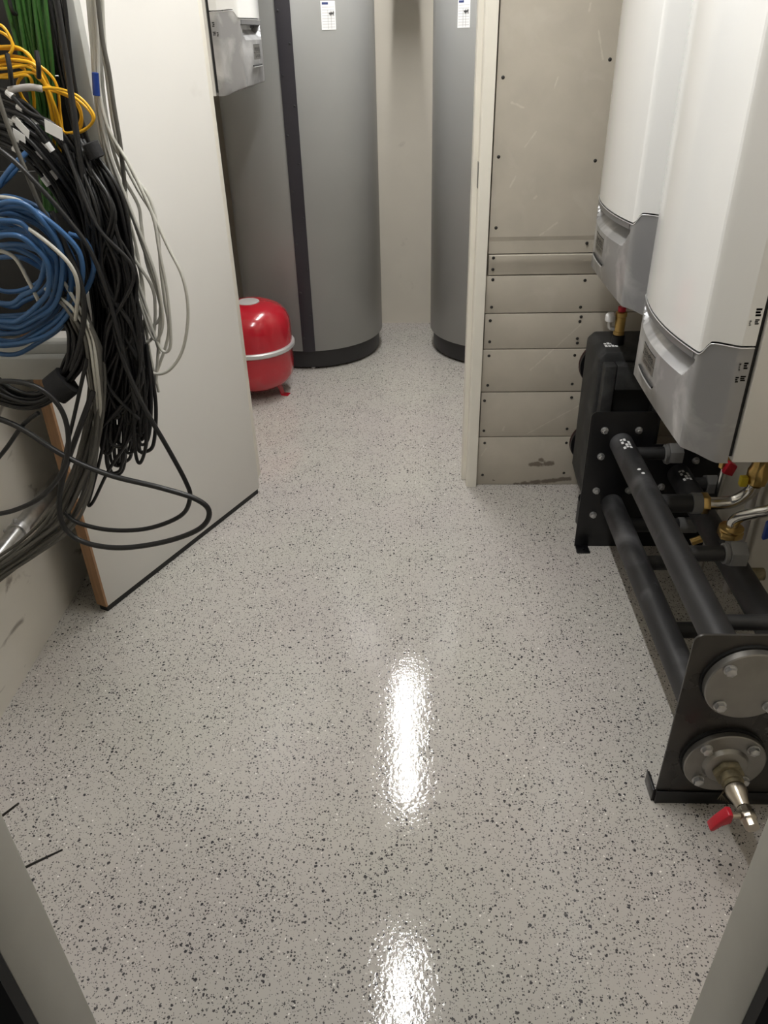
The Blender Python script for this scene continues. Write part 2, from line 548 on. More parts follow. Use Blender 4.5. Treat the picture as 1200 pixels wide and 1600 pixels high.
spots = [(0, [(790, 692), (783, 742), (885, 692), (881, 739)]),
         (1, [(757, 626), (756, 673), (893, 621), (886, 670)]),
         (2, [(764, 556), (762, 602), (898, 555), (894, 600)]),
         (3, [(766, 501), (765, 534), (906, 502), (902, 529), (908, 495), (902, 536)]),
         (4, [(770, 437), (768, 480), (914, 438), (907, 480)]),
         (5, [(771, 403), (770, 421)]),
         (6, [(775, 356), (779, 245), (786, 121), (917, 380), (930, 251), (953, 93)])]
for bi, pts in spots:
    for (px, py) in pts:
        p = at(px, py, YP)
        if bi == 0 and px < 800:
            p.x = 0.278 if py < 700 else 0.276
        loc = (p.x, YP - 0.0006 - (0.0006 if bi == 5 else 0), p.z)
        if first is None:
            first = scr.build('screw', 'screw', None)
            first.parent = boards[bi]
            first.location = loc
        else:
            link_copy(first, loc, boards[bi])

structure(MB().box(XL, -0.715, YP, 2.86, 0, ZC).build('wall_partition_left', 'wall', smooth=0))
structure(MB().box(-0.715, 0.25, YP + 0.01, 2.86, 2.24, ZC).build('wall_partition_header', 'wall', smooth=0))

fr = struct_empty('trim_2', (-0.2, 2.8, 0))
MB().prism([(0.194, 2.80), (0.211, 2.80), (0.211, 2.738), (0.2155, 2.735), (0.2505, 2.735), (0.2505, 2.775), (0.2495, 2.775), (0.2495, 2.862), (0.194, 2.862)],
           'z', 0, 2.24).build('jamb', 'trim', fr, bevel=0.0012, smooth=20)
MB().box(-0.715, -0.668, 2.745, 2.862, 0, 2.24).build('jamb', 'trim', fr, bevel=0.0015)
MB().box(-0.668, 0.194, 2.79, 2.862, 2.21, 2.24).build('head', 'trim', fr, bevel=0.0015)
p = at(751, 268, 2.77)
sp = MB().box(0.2085, 0.2115, 2.755, 2.785, p.z - 0.05, p.z + 0.03).build('strike_plate', 'flange', fr)
sp['label'] = 'dark metal strike plate'

# open door leaf, hinged at the far left jamb
hx, hy = -0.642, 2.700
nx, ny = -1.015, 1.925
ang = math.atan2(ny - hy, nx - hx)
LEN = math.hypot(nx - hx, ny - hy)
door = struct_empty('door_1', (hx, hy, 0), ang)     # local x runs from hinge to free edge; room side is +y
MB().box(0.0, LEN - 0.008, -0.042, 0.0, 0.021, 2.2).build('leaf', 'laminate', door, bevel=0.0012)
e = MB().box(LEN - 0.0078, LEN, -0.0425, 0.0005, 0.021, 2.2).build('edge_lipping', 'oak', door)
e['label'] = 'bare oak edge strip'
s_ = MB().box(0.01, LEN - 0.004, -0.036, -0.002, 0.0, 0.0205).build('bottom_seal', 'dark_seal', door)
s_['label'] = 'black drop seal under the leaf'
for zz in (0.25, 1.1, 1.95):
    MB().cyl((0.004, -0.050, zz - 0.05), (0.004, -0.050, zz + 0.05), 0.0075, 12).build('hinge', 'steel', door)


# ------------------------------------------------------------------ strip lights
def strip_light(x, y0, y1, label):
    t = thing('ceiling_strip_light', label, 'light', (x, (y0 + y1) / 2, ZC), group='ceiling strip lights')
    MB().box(x - 0.055, x + 0.055, y0, y1, ZC - 0.045, ZC - 0.0005).build('housing', 'lamp_body', t, bevel=0.004)
    prof = [(x + 0.018 * math.cos(a), ZC - 0.045 - 0.018 * math.sin(a)) for a in [math.pi * k / 8 for k in range(9)]]
    MB().prism(prof, 'y', y0 + 0.01, y1 - 0.01).build('diffuser', 'lamp', t)
    return t


strip_light(-0.065, 0.98, 2.22, 'white strip light on the ceiling of the near part of the room')
strip_light(-0.065, 3.02, 4.28, 'white strip light on the ceiling above the grey tanks')


# ------------------------------------------------------------------ storage tanks
def tank(cx, cy, R, label, sticker_px, stripe_ang=None):
    t = thing('storage_tank', label, 'tank', (cx, cy, 0), group='grey storage tanks')
    n = 72
    MB().lathe([(R - 0.02, 0.112), (R - 0.004, 0.112), (R, 0.118), (R, 2.28), (R - 0.03, 2.33)], (cx, cy, 0), n=n).build('jacket', 'tank_grey', t, smooth=40)
    MB().lathe([(R - 0.05, 0.012), (R - 0.024, 0.012), (R - 0.02, 0.018), (R - 0.02, 0.1105)], (cx, cy, 0), n=n).build('base_ring', 'base_dark', t, smooth=40)
    MB().lathe([(R - 0.075, 0.0), (R - 0.075, 0.03)], (cx, cy, 0), n=48).build('plinth', 'dark_seal', t)
    if stripe_ang is not None:
        hw = 0.034 / R
        rr = [R + 0.0005, R + 0.006]
        arc = [stripe_ang - hw + 2 * hw * k / 6 for k in range(7)]
        poly = [(cx + rr[1] * math.cos(a), cy + rr[1] * math.sin(a)) for a in arc] + [(cx + rr[0] * math.cos(a), cy + rr[0] * math.sin(a)) for a in reversed(arc)]
        st = MB().prism(poly, 'z', 0.113, 2.3).build('cover_strip', 'tank_dark', t)
        st['label'] = 'dark anthracite cover strip over the jacket seam'
        f0 = None
        for k in range(14):
            a = stripe_ang + hw * (0.62 if k % 2 else -0.62)
            z = 0.19 + k * 0.125
            pp = (cx + (R + 0.006) * math.cos(a), cy + (R + 0.006) * math.sin(a), z)
            if f0 is None:
                f0 = MB().lathe([(0.0055, 0), (0.004, 0.003), (0.0005, 0.004)], (0, 0, 0), (math.cos(a), math.sin(a), 0), 8).build('rivet', 'base_dark', None)
                f0.parent = st
                f0.location = Vector(pp) - Vector((cx, cy, 0))
            else:
                link_copy(f0, Vector(pp) - Vector((cx, cy, 0)), st)
        # levelling foot under the strip
        a = stripe_ang + 0.03
        MB().cyl((cx + (R - 0.045) * math.cos(a), cy + (R - 0.045) * math.sin(a), 0), (cx + (R - 0.045) * math.cos(a), cy + (R - 0.045) * math.sin(a), 0.018), 0.014, 12).build('foot', 'zinc', t)
    # paper data sticker wrapped on the jacket
    sx, sz = sticker_px
    a0 = -math.acos((sx - cx) / R)
    def patch(u0, u1, z0, z1, d, name, m, par, n=5):
        poly_o, poly_i = [], []
        for k in range(n):
            a = a0 + (u0 + (u1 - u0) * k / (n - 1)) / R
            poly_o.append((cx + (R + d) * math.cos(a), cy + (R + d) * math.sin(a)))
            poly_i.append((cx + (R + 0.0002) * math.cos(a), cy + (R + 0.0002) * math.sin(a)))
        return MB().prism(poly_o + poly_i[::-1], 'z', z0, z1).build(name, m, par)
    w, h = 0.036, 0.055
    pt = patch(-w, w, sz - h, sz + h, 0.0012, 'sticker', 'paper', t)
    pt['label'] = 'white data sticker with a navy heading and a ruled table'
    patch(-w + 0.006, -w + 0.036, sz + h - 0.014, sz + h - 0.005, 0.0018, 'heading', 'navy', pt)
    for k in range(8):
        z = sz + h - 0.024 - k * 0.0108
        patch(-w + 0.005, w - 0.005, z, z + 0.0012, 0.0016, 'rule', 'grey_ink', pt, 4)
    for u in (-0.004, 0.012):
        patch(u, u + 0.0012, sz - h + 0.004, sz + 0.02, 0.0016, 'rule', 'grey_ink', pt, 3)
    # handwriting
    path = []
    for k in range(26):
        u = 0.002 + 0.026 * k / 25
        a = a0 + u / R
        z = sz + 0.006 + 0.007 * math.sin(k * 1.35) * (1 - 0.4 * math.sin(k * .5)) + u * 0.1
        path.append((cx + (R + 0.0022) * math.cos(a), cy + (R + 0.0022) * math.sin(a), z))
    MB().tube(path, 0.0009, 4).build('handwriting', 'ink', pt)
    return t


tank(-0.596, 4.432, 0.40, 'large grey cylinder tank with a dark vertical strip, behind the red vessel', (-0.388, 1.668), -math.pi / 2 + 0.028)
tank(0.490, 4.432, 0.40, 'grey cylinder tank partly hidden by the cream door jamb', (0.222, 1.662))

# unseen pipe above the view, added to cast a soft shadow on the back wall
pt = thing('shadow_pipe', 'unseen grey pipe dropping from the ceiling between the two tanks, added for its shadow', 'pipe', (-0.05, 4.47, 1.83))
MB().cyl((-0.05, 4.47, 1.86), (-0.05, 4.47, ZC - 0.001), 0.05, 20).build('riser', 'tank_dark', pt)
MB().lathe([(0.02, 1.83), (0.058, 1.835), (0.058, 1.875), (0.05, 1.88)], (-0.05, 4.47, 0), n=20).build('end_cap', 'tank_dark', pt)

# ------------------------------------------------------------------ red expansion vessel
ex, ey = -0.83, 3.745
ev = thing('expansion_vessel', 'glossy red expansion vessel with a silver band, standing on the floor by the large tank', 'vessel', (ex, ey, 0))
body_p = [(0.03, 0.042), (0.10, 0.046), (0.15, 0.062), (0.182, 0.088), (0.196, 0.12), (0.2, 0.16), (0.2, 0.262),
          (0.2, 0.36), (0.196, 0.392), (0.182, 0.425), (0.155, 0.452), (0.115, 0.471), (0.075, 0.480), (0.058, 0.480), (0.054, 0.474), (0.01, 0.474)]
MB().lathe(body_p, (ex, ey, 0), n=48).build('shell', 'red', ev, smooth=50)
MB().lathe([(0.199, 0.252), (0.208, 0.252), (0.2135, 0.258), (0.2135, 0.272), (0.208, 0.278), (0.199, 0.278)], (ex, ey, 0), n=48).build('clamp_band', 'silver_rim', ev)
MB().lathe([(0.056, 0.4745), (0.056, 0.482), (0.050, 0.485), (0.02, 0.484)], (ex, ey, 0), n=28).build('cap', 'grey_cap', ev)
for k in range(3):
    a = math.radians(-15 + 120 * k)
    c, s = math.cos(a), math.sin(a)
    P = lambda r, z, w: (ex + r * c - w * s, ey + r * s + w * c, z)
    prof = [(0.125, 0.07), (0.135, 0.03), (0.142, 0.004), (0.175, 0.004), (0.175, 0.0), (0.138, 0.0), (0.129, 0.028), (0.115, 0.07)]
    MB().rings([[P(r, z, -0.018) for r, z in prof], [P(r, z, 0.018) for r, z in prof]]).build('leg', 'red', ev)


# ------------------------------------------------------------------ wall boilers
def plan_points():
    """boiler cover outline seen from above, from one rear gap round the front to the other"""
    half = [(0.25, 0.352), (0.25, 0.368), (0.2495, 0.380)]
    for k in range(1, 12):
        q = k / 11
        half.append((0.2495 - 0.0275 * q, 0.380 + 0.066 * q))
    half += [(0.2185, 0.4505), (0.214, 0.4535)]
    for k in range(1, 41):
        x = 0.214 * (1 - k / 40)
        half.append((x, 0.4535 + 0.0245 * (1 - (x / 0.214) ** 2)))
    left = [(-x, y) for x, y in half[:-1]]
    return half + left[::-1]


def smoothstep(a, b, x):
    t = max(0, min(1, (x - a) / (b - a)))
    return t * t * (3 - 2 * t)


def seam(x, y):
    rise = smoothstep(0.4525, 0.432, y)
    return 0.247 + 0.027 * rise - 0.003 * smoothstep(0.425, 0.380, y)


def boiler(loc, rz, label, gap, height=1.05):
    t = thing('wall_boiler', label, 'boiler', loc, rz, group='wall-hung gas boilers')
    PP = plan_points()
    MB().box(-0.249, 0.249, 0.0, 0.34, 0.0, height).build('rear_casing', 'boiler_side', t, bevel=0.004)
    for zz in (0.12, height - 0.16):
        MB().box(-0.2, 0.2, -gap, -0.0005, zz, zz + 0.06).build('wall_bracket', 'galv', t)
    MB().box(-0.238, 0.238, 0.34, 0.40, 0.012, height - 0.01).build('inner_frame', 'boiler_gap', t)
    MB().box(-0.2, 0.2, 0.40, 0.432, 0.22, 0.33).build('seam_backing', 'boiler_gap', t)
    # white upper cover
    rings = []
    for tt in [0, 0.004] + [k / 8 for k in range(1, 9)]:
        rings.append([(x, y, seam(x, y) + 0.0045 + tt * (height - seam(x, y) - 0.0045)) for x, y in PP])
    MB().rings(rings).build('upper_cover', 'boiler_white', t, smooth=18)
    # silver lower cover with its grip scoop and rounded chin
    rings = []
    ts = [0.0, 0.02, 0.1, 0.2, 0.3, 0.4, 0.5, 0.6, 0.70, 0.712, 0.75, 0.80, 0.845, 0.855, 0.90, 0.925, 0.932, 0.96, 1.0]
    for tt in ts:
        r = []
        for x, y in PP:
            zs = seam(x, y)
            z = 0.024 * smoothstep(0.37, 0.455, y) * (1 - tt) + tt * zs
            front = smoothstep(0.440, 0.4535, y)
            lim = 0.176 + 0.034 * max(0, min(1, (tt - 0.70) / 0.22))
            wx = smoothstep(lim, lim - 0.016, abs(x))
            if tt <= 0.70:
                sc = 0.0
            elif tt <= 0.846:
                sc = 0.004 + 0.034 * (tt - 0.712) / (0.845 - 0.712)
            elif tt <= 0.926:
                sc = 0.040
            else:
                sc = 0.003
            bulge = max(0, y - 0.4535) * (1 - smoothstep(-0.1, 0.42, tt))
            yy = y - bulge - sc * wx * front - 0.004 * (1 if tt == 0 else 0)
            r.append((x, yy, z))
        rings.append(r)
    lc = MB().rings(rings).build('lower_cover', 'boiler_silver', t, smooth=22)
    lc['label'] = 'dusty silver lower cover with a grip scoop'
    # seam lip
    lip = [(x * 1.002, y + 0.0008, seam(x, y) - 0.0004) for x, y in PP]
    MB().tube(lip, 0.0013, 6).build('seam_lip', 'silver_rim', t)
    # name plate on the lower cover
    def front(x, tt, d=0.0):
        y = 0.4535 + 0.0245 * (1 - (x / 0.214) ** 2)
        return y + d, tt * 0.247
    zb = front(0, 0.575)[1]
    R_ = Matrix.Translation((0.035, 0, zb)) @ Matrix.Rotation(math.pi, 4, 'Z') @ Matrix.Rotation(math.pi / 2, 4, 'X')

    def strip(name, m, par, x0, x1, z0, z1, d, n=8):
        xs = [x0 + (x1 - x0) * k / n for k in range(n + 1)]
        poly = [(x, front(x, 0.5)[0] + d) for x in xs] + [(x, front(x, 0.5)[0] - 0.001) for x in reversed(xs)]
        return MB().prism(poly, 'z', z0, z1).build(name, m, par)

    def wrap(o, d):
        for v in o.data.vertices:
            v.co.y = front(v.co.x, 0.5)[0] + d
    plate = strip('name_plate', 'flange', t, -0.022, 0.094, zb - 0.027, zb + 0.023, 0.0006)
    wrap(text_mesh('brand_text', 'remeha', 0.030, 'ink', plate, R_ @ Matrix.Translation((0.0, 0.008, 0)), 0.0), 0.0012)
    wrap(text_mesh('model_text', 'Quinta Ace', 0.0185, 'ink', plate, R_ @ Matrix.Translation((0.0, -0.015, 0)), 0.0), 0.0012)
    strip('frame_line', 'ink', plate, -0.022, 0.094, zb + 0.0215, zb + 0.023, 0.001)
    strip('frame_line', 'ink', plate, -0.022, 0.094, zb - 0.0055, zb - 0.0042, 0.001)
    gb = strip('grip_band', 'boiler_silver_dark', t, -0.2, 0.2, 0.2315, 0.2455, 0.0006, 20)  # darker finish that also carries the strip's dark reflections in its colour
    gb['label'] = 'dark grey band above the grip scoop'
    # grip slot below the name
    pth = [(x, front(x, 0.38, 0.001)[0], front(x, 0.38)[1]) for x in [-0.035 + 0.15 * k / 10 for k in range(11)]]
    MB().tube(pth, 0.0026, 6).build('grip_slot', 'boiler_gap', t)
    pth = [(x, y + 0.001, z - 0.0045) for x, y, z in pth]
    MB().tube(pth, 0.0022, 6).build('slot_lip', 'silver_rim', t)
    # printed symbols next to the rear edge of both covers
    for sx in (-1, 1):
        for (yy, z0, w, h, mm) in ((0.362, 0.338, 0.012, 0.018, 'ink'), (0.361, 0.321, 0.009, 0.012, 'ink'), (0.374, 0.319, 0.005, 0.012, 'grey_ink'),
                                   (0.362, 0.225, 0.009, 0.016, 'ink'), (0.374, 0.222, 0.004, 0.018, 'grey_ink'), (0.362, 0.198, 0.011, 0.013, 'ink'), (0.374, 0.195, 0.007, 0.014, 'ink')):
            xx = 0.2502 * sx
            m = MB()
            q = 3
            for k in range(q):
                za = z0 + h * k / q
                m.box(min(xx, xx - 0.0008 * sx), max(xx, xx + 0.0003 * sx), yy - w / 2 + (0.002 if k == 1 else 0), yy + w / 2 - 0.0008 * (k == 0), za, za + h / q * (0.72 if mm == 'ink' else 0.5))
            m.build('printed_symbol', mm, t)
    return t


RB = math.pi / 2
boiler((1.055, 1.795, 0.757), RB, 'nearest white boiler with a silver chin, above the bolted pipe rack', XR - 1.055)
boiler((1.036, 2.385, 0.900), RB, 'farther white boiler on the right wall, in front of the gypsum boards', XR - 1.036)
boiler((-1.102, 3.56, 1.405), -RB, 'white boiler high on the left, seen between the door leaf and the tank', -1.102 - XL)

# ------------------------------------------------------------------ pipe rack under the boilers
UX, UZ, LZ = 0.687, 0.418, 0.182
TX, TZ = 0.897, 0.300
NY, FY = 1.222, 2.312
PR = 0.038
rk = thing('pipe_rack', 'black floor-standing header pipe rack with bolted flanges below the boilers', 'pipe rack', (0.75, 1.77, 0))


def plate_poly(r=0.02):
    pts = [(0.577, 0.0)]
    def corner(cx, cz, a0, a1):
        return [(cx + r * math.cos(math.radians(a0 + (a1 - a0) * k / 5)), cz + r * math.sin(math.radians(a0 + (a1 - a0) * k / 5))) for k in range(6)]
    pts += corner(0.577 + r, 0.532 - r, 180, 90)
    pts += corner(0.795 - r, 0.532 - r, 90, 0)
    pts += [(0.795, 0.412)]
    pts += corner(1.035 - r, 0.412 - r, 90, 0)
    pts += [(1.035, 0.0)]
    return pts


for yy, m in ((NY, 'brushed_black'), (FY, 'black_steel')):
    ep = MB().prism(plate_poly(), 'y', yy - 0.003, yy + 0.003).build('end_plate', m, rk, bevel=0.0012)
    if yy == NY:
        ep['label'] = 'brushed black steel end plate facing the doorway'
        MB().box(0.578, 1.034, yy - 0.0072, yy - 0.0034, 0.0, 0.042).build('foot_bar', 'black_steel', ep, bevel=0.001)
        MB().prism([(0.577, yy), (0.577, yy + 0.055), (0.571, yy + 0.058), (0.571, yy)], 'z', 0, 0.04).build('foot_tab', 'black_steel', ep, bevel=0.001)
    else:
        MB().box(0.579, 0.625, yy - 0.05, yy - 0.0034, 0.0, 0.005).build('foot_tab', 'black_steel', ep, bevel=0.001)
        MB().lathe([(0.007, 0.0052), (0.007, 0.008), (0.001, 0.009)], (0.604, yy - 0.028, 0), n=10).build('anchor_bolt', 'black_steel', ep)

# long header pipes
for X, Z in ((UX, UZ), (UX, LZ), (TX, TZ)):
    nm = {UZ: 'upper_header_pipe', LZ: 'lower_header_pipe', TZ: 'rear_header_pipe'}[Z]
    hp = MB().cyl((X, NY + 0.0035, Z), (X, FY - 0.0035, Z), PR, 40).build(nm, 'pipe_black', rk)
    if Z != LZ:
        # white stencil print near the far end
        for j in range(3):
            for k in range(4):
                if (j * 7 + k * 5) % 4 == 0:
                    continue
                a = math.pi / 2 + 0.16 + (j - 1) * 0.26
                y0 = FY - 0.045 - k * 0.017
                ln = 0.014 if (j + k) % 2 else 0.009
                pts = [(X + (PR + 0.0004) * math.cos(a + d), Z + (PR + 0.0004) * math.sin(a + d)) for d in (-0.1, 0.0, 0.1)] + [(X + (PR - 0.001) * math.cos(a + d), Z + (PR - 0.001) * math.sin(a + d)) for d in (0.1, 0, -0.1)]
                MB().prism(pts, 'y', y0 - ln, y0).build('stencil_print', 'white_print', hp)
    if Z == UZ:
        for (dy, a) in ((0.25, 1.75), (0.275, 1.6)):
            yq = FY - dy
            MB().lathe([(0.006, -0.0005), (0.005, 0.0008), (0.001, 0.001)], (X + PR * math.cos(a), yq, Z + PR * math.sin(a)), (math.cos(a), 0, math.sin(a)), 7).build('paint_chip', 'white_print', hp)


def hexbolt(name, p, d, parent, r=0.0115, h=0.009, washer=0.014, m='zinc'):
    p, d = Vector(p), Vector(d).normalized()
    mb = MB()
    mb.cyl(p, p + d * 0.0025, washer, 18)
    mb.cyl(p + d * 0.0026, p + d * (0.0026 + h), r, 6, phase=random.random())
    mb.lathe([(r * 0.8, 0.0), (r * 0.8, 0.0005), (r * 0.5, 0.0025)], p + d * (0.0027 + h), d, 12)
    return mb.build(name, m, parent, bevel=0.0)


# far plate: bolts on the room side
for (X, Z) in ((0.626, 0.466), (0.738, 0.466), (0.626, 0.369), (0.627, 0.235), (0.628, 0.136), (0.738, 0.236), (0.738, 0.369), (0.847, 0.25), (0.945, 0.352), (0.848, 0.352), (0.945, 0.25), (0.738, 0.136)):
    hexbolt('bolt', (X, FY - 0.0032, Z), (0, -1, 0), rk, 0.0098, 0.009, 0.0125)

# near plate: flanges, black gaskets and bolts on the doorway side
for (X, Z, blind) in ((0.703, 0.412, True), (0.705, 0.166, False), (TX, TZ, True)):
    fl = MB()
    if blind:
        fl.lathe([(0.02, 0), (0.089, 0.0), (0.092, 0.003), (0.092, 0.018), (0.0895, 0.02), (0.001, 0.0203)], (X, NY - 0.011, Z), (0, -1, 0), 56)
    else:
        fl.lathe([(0.02, 0), (0.089, 0.0), (0.0915, 0.003), (0.0915, 0.014), (0.089, 0.016), (0.052, 0.016), (0.047, 0.026), (0.044, 0.0275), (0.001, 0.0275)], (X, NY - 0.011, Z), (0, -1, 0), 56)
    f = fl.build('blind_flange' if blind else 'threaded_flange', 'flange', rk, smooth=30)
    MB().cyl((X, NY - 0.0034, Z), (X, NY - 0.0108, Z), 0.095, 48).build('gasket', 'gasket', f)
    th = 0.0206 if blind else 0.0164
    for a in (45, 135, 225, 315):
        rb = 0.073
        hexbolt('bolt', (X + rb * math.cos(math.radians(a)), NY - 0.011 - th, Z + rb * math.sin(math.radians(a))), (0, -1, 0), f)

# side branches towards the wall
def hexnut_x(x0, x1, y, z, r, parent, m='nut_grey', hole=True):
    mb = MB().cyl((x0, y, z), (x1, y, z), r, 6, phase=math.pi / 6)
    o = mb.build('union_nut', m, parent, bevel=0.002)
    if hole:
        MB().cyl((x1 + 0.0002, y, z), (x1 + 0.004, y, z), r * 0.66, 20).build('nut_bore', 'gasket', o)
    return o


for (Y, nut) in ((2.235, 1), (1.672, 1), (1.395, 0)):
    br = MB().cyl((UX + 0.02, Y, UZ), (0.818 if nut else 0.99, Y, UZ), 0.0215 if nut else 0.019, 24).build('branch_pipe', 'pipe_black', rk)
    if nut:
        MB().lathe([(0.025, 0), (0.0285, 0.003), (0.0285, 0.012), (0.022, 0.013)], (0.806, Y, UZ), (1, 0, 0), 24).build('collar', 'nut_grey', br)
        hexnut_x(0.82, 0.862, Y, UZ, 0.037, br)
# branch with the stainless boiler connection
br = MB().cyl((UX + 0.02, 1.925, UZ), (0.80, 1.925, UZ), 0.027, 24).build('branch_pipe', 'pipe_black', rk)
MB().cyl((0.8005, 1.925, UZ), (0.828, 1.925, UZ), 0.031, 24).build('collar', 'nut_grey', br)
MB().cyl((0.8285, 1.925, UZ), (0.849, 1.925, UZ), 0.032, 6).build('union_nut', 'brass', br, bevel=0.002)
for (Y, x1) in ((2.17, 0.875), (1.955, 0.86), (1.64, 0.86), (1.39, 0.86)):
    br = MB().cyl((UX + 0.02, Y, LZ), (x1, Y, LZ), 0.023, 24).build('branch_pipe', 'pipe_black', rk)
    if Y > 2.1:
        MB().lathe([(0.02, 0.0), (0.026, 0.002), (0.026, 0.06), (0.018, 0.066), (0.001, 0.066)], (x1 + 0.0005, Y, LZ), (1, 0, 0), 20).build('end_cap', 'nut_grey', br)
# rear header: side nut, top union and drain nipple
br = MB().cyl((TX + 0.02, 2.22, TZ + 0.01), (0.96, 2.22, TZ + 0.01), 0.024, 20).build('branch_pipe', 'pipe_black', rk)
hexnut_x(0.955, 0.99, 2.22, TZ + 0.01, 0.035, br)
br = MB().cyl((0.9, 1.852, TZ + 0.02), (0.9, 1.852, 0.352), 0.026, 24).build('top_stub', 'black_steel', rk)
MB().cyl((0.9, 1.852, 0.3522), (0.9, 1.852, 0.374), 0.036, 6).build('union_nut', 'brass', br, bevel=0.002)
MB().lathe([(0.03, 0), (0.034, 0.002), (0.034, 0.008), (0.02, 0.011)], (0.9, 1.852, 0.3745), n=24).build('collar', 'brass', br)
br = MB().cyl((0.84, 1.955, 0.26), (0.872, 1.955, 0.275), 0.012, 12).build('drain_nipple', 'brass', rk)
br = MB().cyl((0.93, 1.74, TZ), (0.965, 1.74, TZ), 0.018, 14).build('drain_nipple', 'dirty_brass', rk)

# stainless pipes between rack and boiler, each with a valve
def catmull(P, n=8):
    P = [Vector(p) for p in P]
    Q = [P[0] * 2 - P[1]] + P + [P[-1] * 2 - P[-2]]
    out = []
    for i in range(1, len(Q) - 2):
        a, b, c, d = Q[i - 1], Q[i], Q[i + 1], Q[i + 2]
        for k in range(n):
            t = k / n
            out.append(0.5 * ((2 * b) + (c - a) * t + (2 * a - 5 * b + 4 * c - d) * t * t + (3 * b - a - 3 * c + d) * t ** 3))
    out.append(P[-1])
    return out


def round_path(P, r=0.04, n=6):
    P = [Vector(p) for p in P]
    out = [P[0]]
    for i in range(1, len(P) - 1):
        a = (P[i - 1] - P[i]).normalized()
        b = (P[i + 1] - P[i]).normalized()
        s, e = P[i] + a * r, P[i] + b * r
        for k in range(n + 1):
            t = k / n
            out.append(s * (1 - t) ** 2 + P[i] * 2 * t * (1 - t) + e * t * t)
    out.append(P[-1])
    return out


c1 = thing('boiler_connection_pipe', 'bent stainless pipe rising from the brass nut on the side branch to the brass valve', 'pipe', (0.85, 1.925, UZ))
MB().tube(catmull([(0.8495, 1.925, UZ), (0.885, 1.925, UZ), (0.915, 1.922, UZ + 0.006), (0.94, 1.914, UZ + 0.028), (0.953, 1.904, UZ + 0.055), (0.955, 1.895, 0.50)], 5), 0.0185, 16).build('pipe', 'steel', c1)
v = MB().lathe([(0.018, 0), (0.027, 0.004), (0.03, 0.02), (0.03, 0.045), (0.024, 0.055), (0.024, 0.085), (0.03, 0.09), (0.03, 0.11), (0.02, 0.115)], (0.955, 1.893, 0.5005), n=10).build('valve_body', 'brass', c1)
MB().cyl((0.955, 1.89, 0.6160), (0.955, 1.89, 0.76), 0.016, 16).build('riser', 'steel', c1)
MB().box(0.905, 0.925, 1.875, 1.895, 0.50, 0.53).build('yellow_handle', 'yellow_plastic', c1, bevel=0.003)

c2 = thing('boiler_connection_pipe', 'bent stainless pipe rising from the brass hexagon nut beside the blue lever', 'pipe', (0.9, 1.852, 0.385))
MB().tube(catmull([(0.9, 1.852, 0.3860), (0.902, 1.85, 0.405), (0.912, 1.838, 0.428), (0.935, 1.812, 0.455), (0.96, 1.79, 0.478), (0.978, 1.779, 0.51), (0.985, 1.775, 0.55), (0.985, 1.775, 0.60)], 5), 0.0165, 16).build('pipe', 'steel', c2)
MB().lathe([(0.018, 0), (0.028, 0.004), (0.028, 0.05), (0.02, 0.06), (0.016, 0.158)], (0.985, 1.775, 0.6005), n=10).build('valve_body', 'brass', c2)
MB().prism([(0.935, 0.415), (0.962, 0.428), (0.962, 0.475), (0.95, 0.485), (0.935, 0.468)], 'y', 1.735, 1.75).build('blue_lever', 'blue_plastic', c2, bevel=0.003)
MB().tube([(0.955, 1.743, 0.475), (0.975, 1.755, 0.52), (0.983, 1.768, 0.615)], 0.006, 8).build('lever_arm', 'steel', c2)

c3 = thing('vertical_supply_pipe', 'thin vertical stainless pipe with a red handle at the wall below the boiler', 'pipe', (0.985, 2.13, 0))
MB().tube([(0.965, 2.13, 0.0), (0.965, 2.13, 0.4), (0.965, 2.13, 0.875)], 0.011, 14).build('pipe', 'steel', c3)
MB().lathe([(0.013, 0), (0.019, 0.004), (0.019, 0.04), (0.013, 0.045)], (0.965, 2.13, 0.42), n=8).build('valve_body', 'brass', c3)
MB().prism([(0.945, 0.425), (0.975, 0.415), (0.985, 0.45), (0.96, 0.465)], 'y', 2.085, 2.105).build('red_handle', 'red_plastic', c3, bevel=0.003)
c4 = thing('gas_pipe', 'light grey vertical pipe on the cream wall behind the rack', 'pipe', (1.03, 2.05, 0))
MB().cyl((1.035, 2.05, 0), (1.035, 2.05, 0.758), 0.014, 14).build('pipe', 'grey_cap', c4)
MB().box(1.02, 1.0695, 2.035, 2.065, 0.5, 0.52).build('clip', 'galv', c4)

# drain valve screwed into the lower flange
dv = thing('drain_valve', 'small nickel ball valve with a red lever on the lower flange', 'valve', (0.708, 1.1, 0.166))
DX, DZ = 0.708, 0.160
y = NY - 0.011 - 0.0278
MB().cyl((DX, y, DZ), (DX, y - 0.014, DZ), 0.035, 6).build('reducer_nut', 'dirty_brass', dv, bevel=0.002)
MB().lathe([(0.022, 0), (0.022, 0.012), (0.025, 0.013), (0.025, 0.02), (0.021, 0.021), (0.021, 0.03)], (DX, y - 0.0145, DZ), (0, -1, 0), 18).build('sealed_nipple', 'dirty_brass', dv)
MB().lathe([(0.02, 0), (0.023, 0.002), (0.0235, 0.014), (0.018, 0.03), (0.0145, 0.05)], (DX + 0.001, y - 0.045, DZ - 0.002), (0.03, -1, -0.03), 18).build('reducer_socket', 'nickel', dv)
vb = MB().lathe([(0.0125, 0), (0.016, 0.002), (0.016, 0.014), (0.0185, 0.018), (0.0185, 0.03), (0.0155, 0.034), (0.0155, 0.05), (0.011, 0.0505)], (DX + 0.0025, y - 0.0955, DZ - 0.0035), (0.03, -1, -0.03), 8).build('ball_body', 'nickel', dv, bevel=0.001)
hy = y - 0.118
MB().cyl((DX - 0.014, hy, DZ), (DX - 0.034, hy, DZ), 0.0065, 10).build('stem', 'nickel', vb)
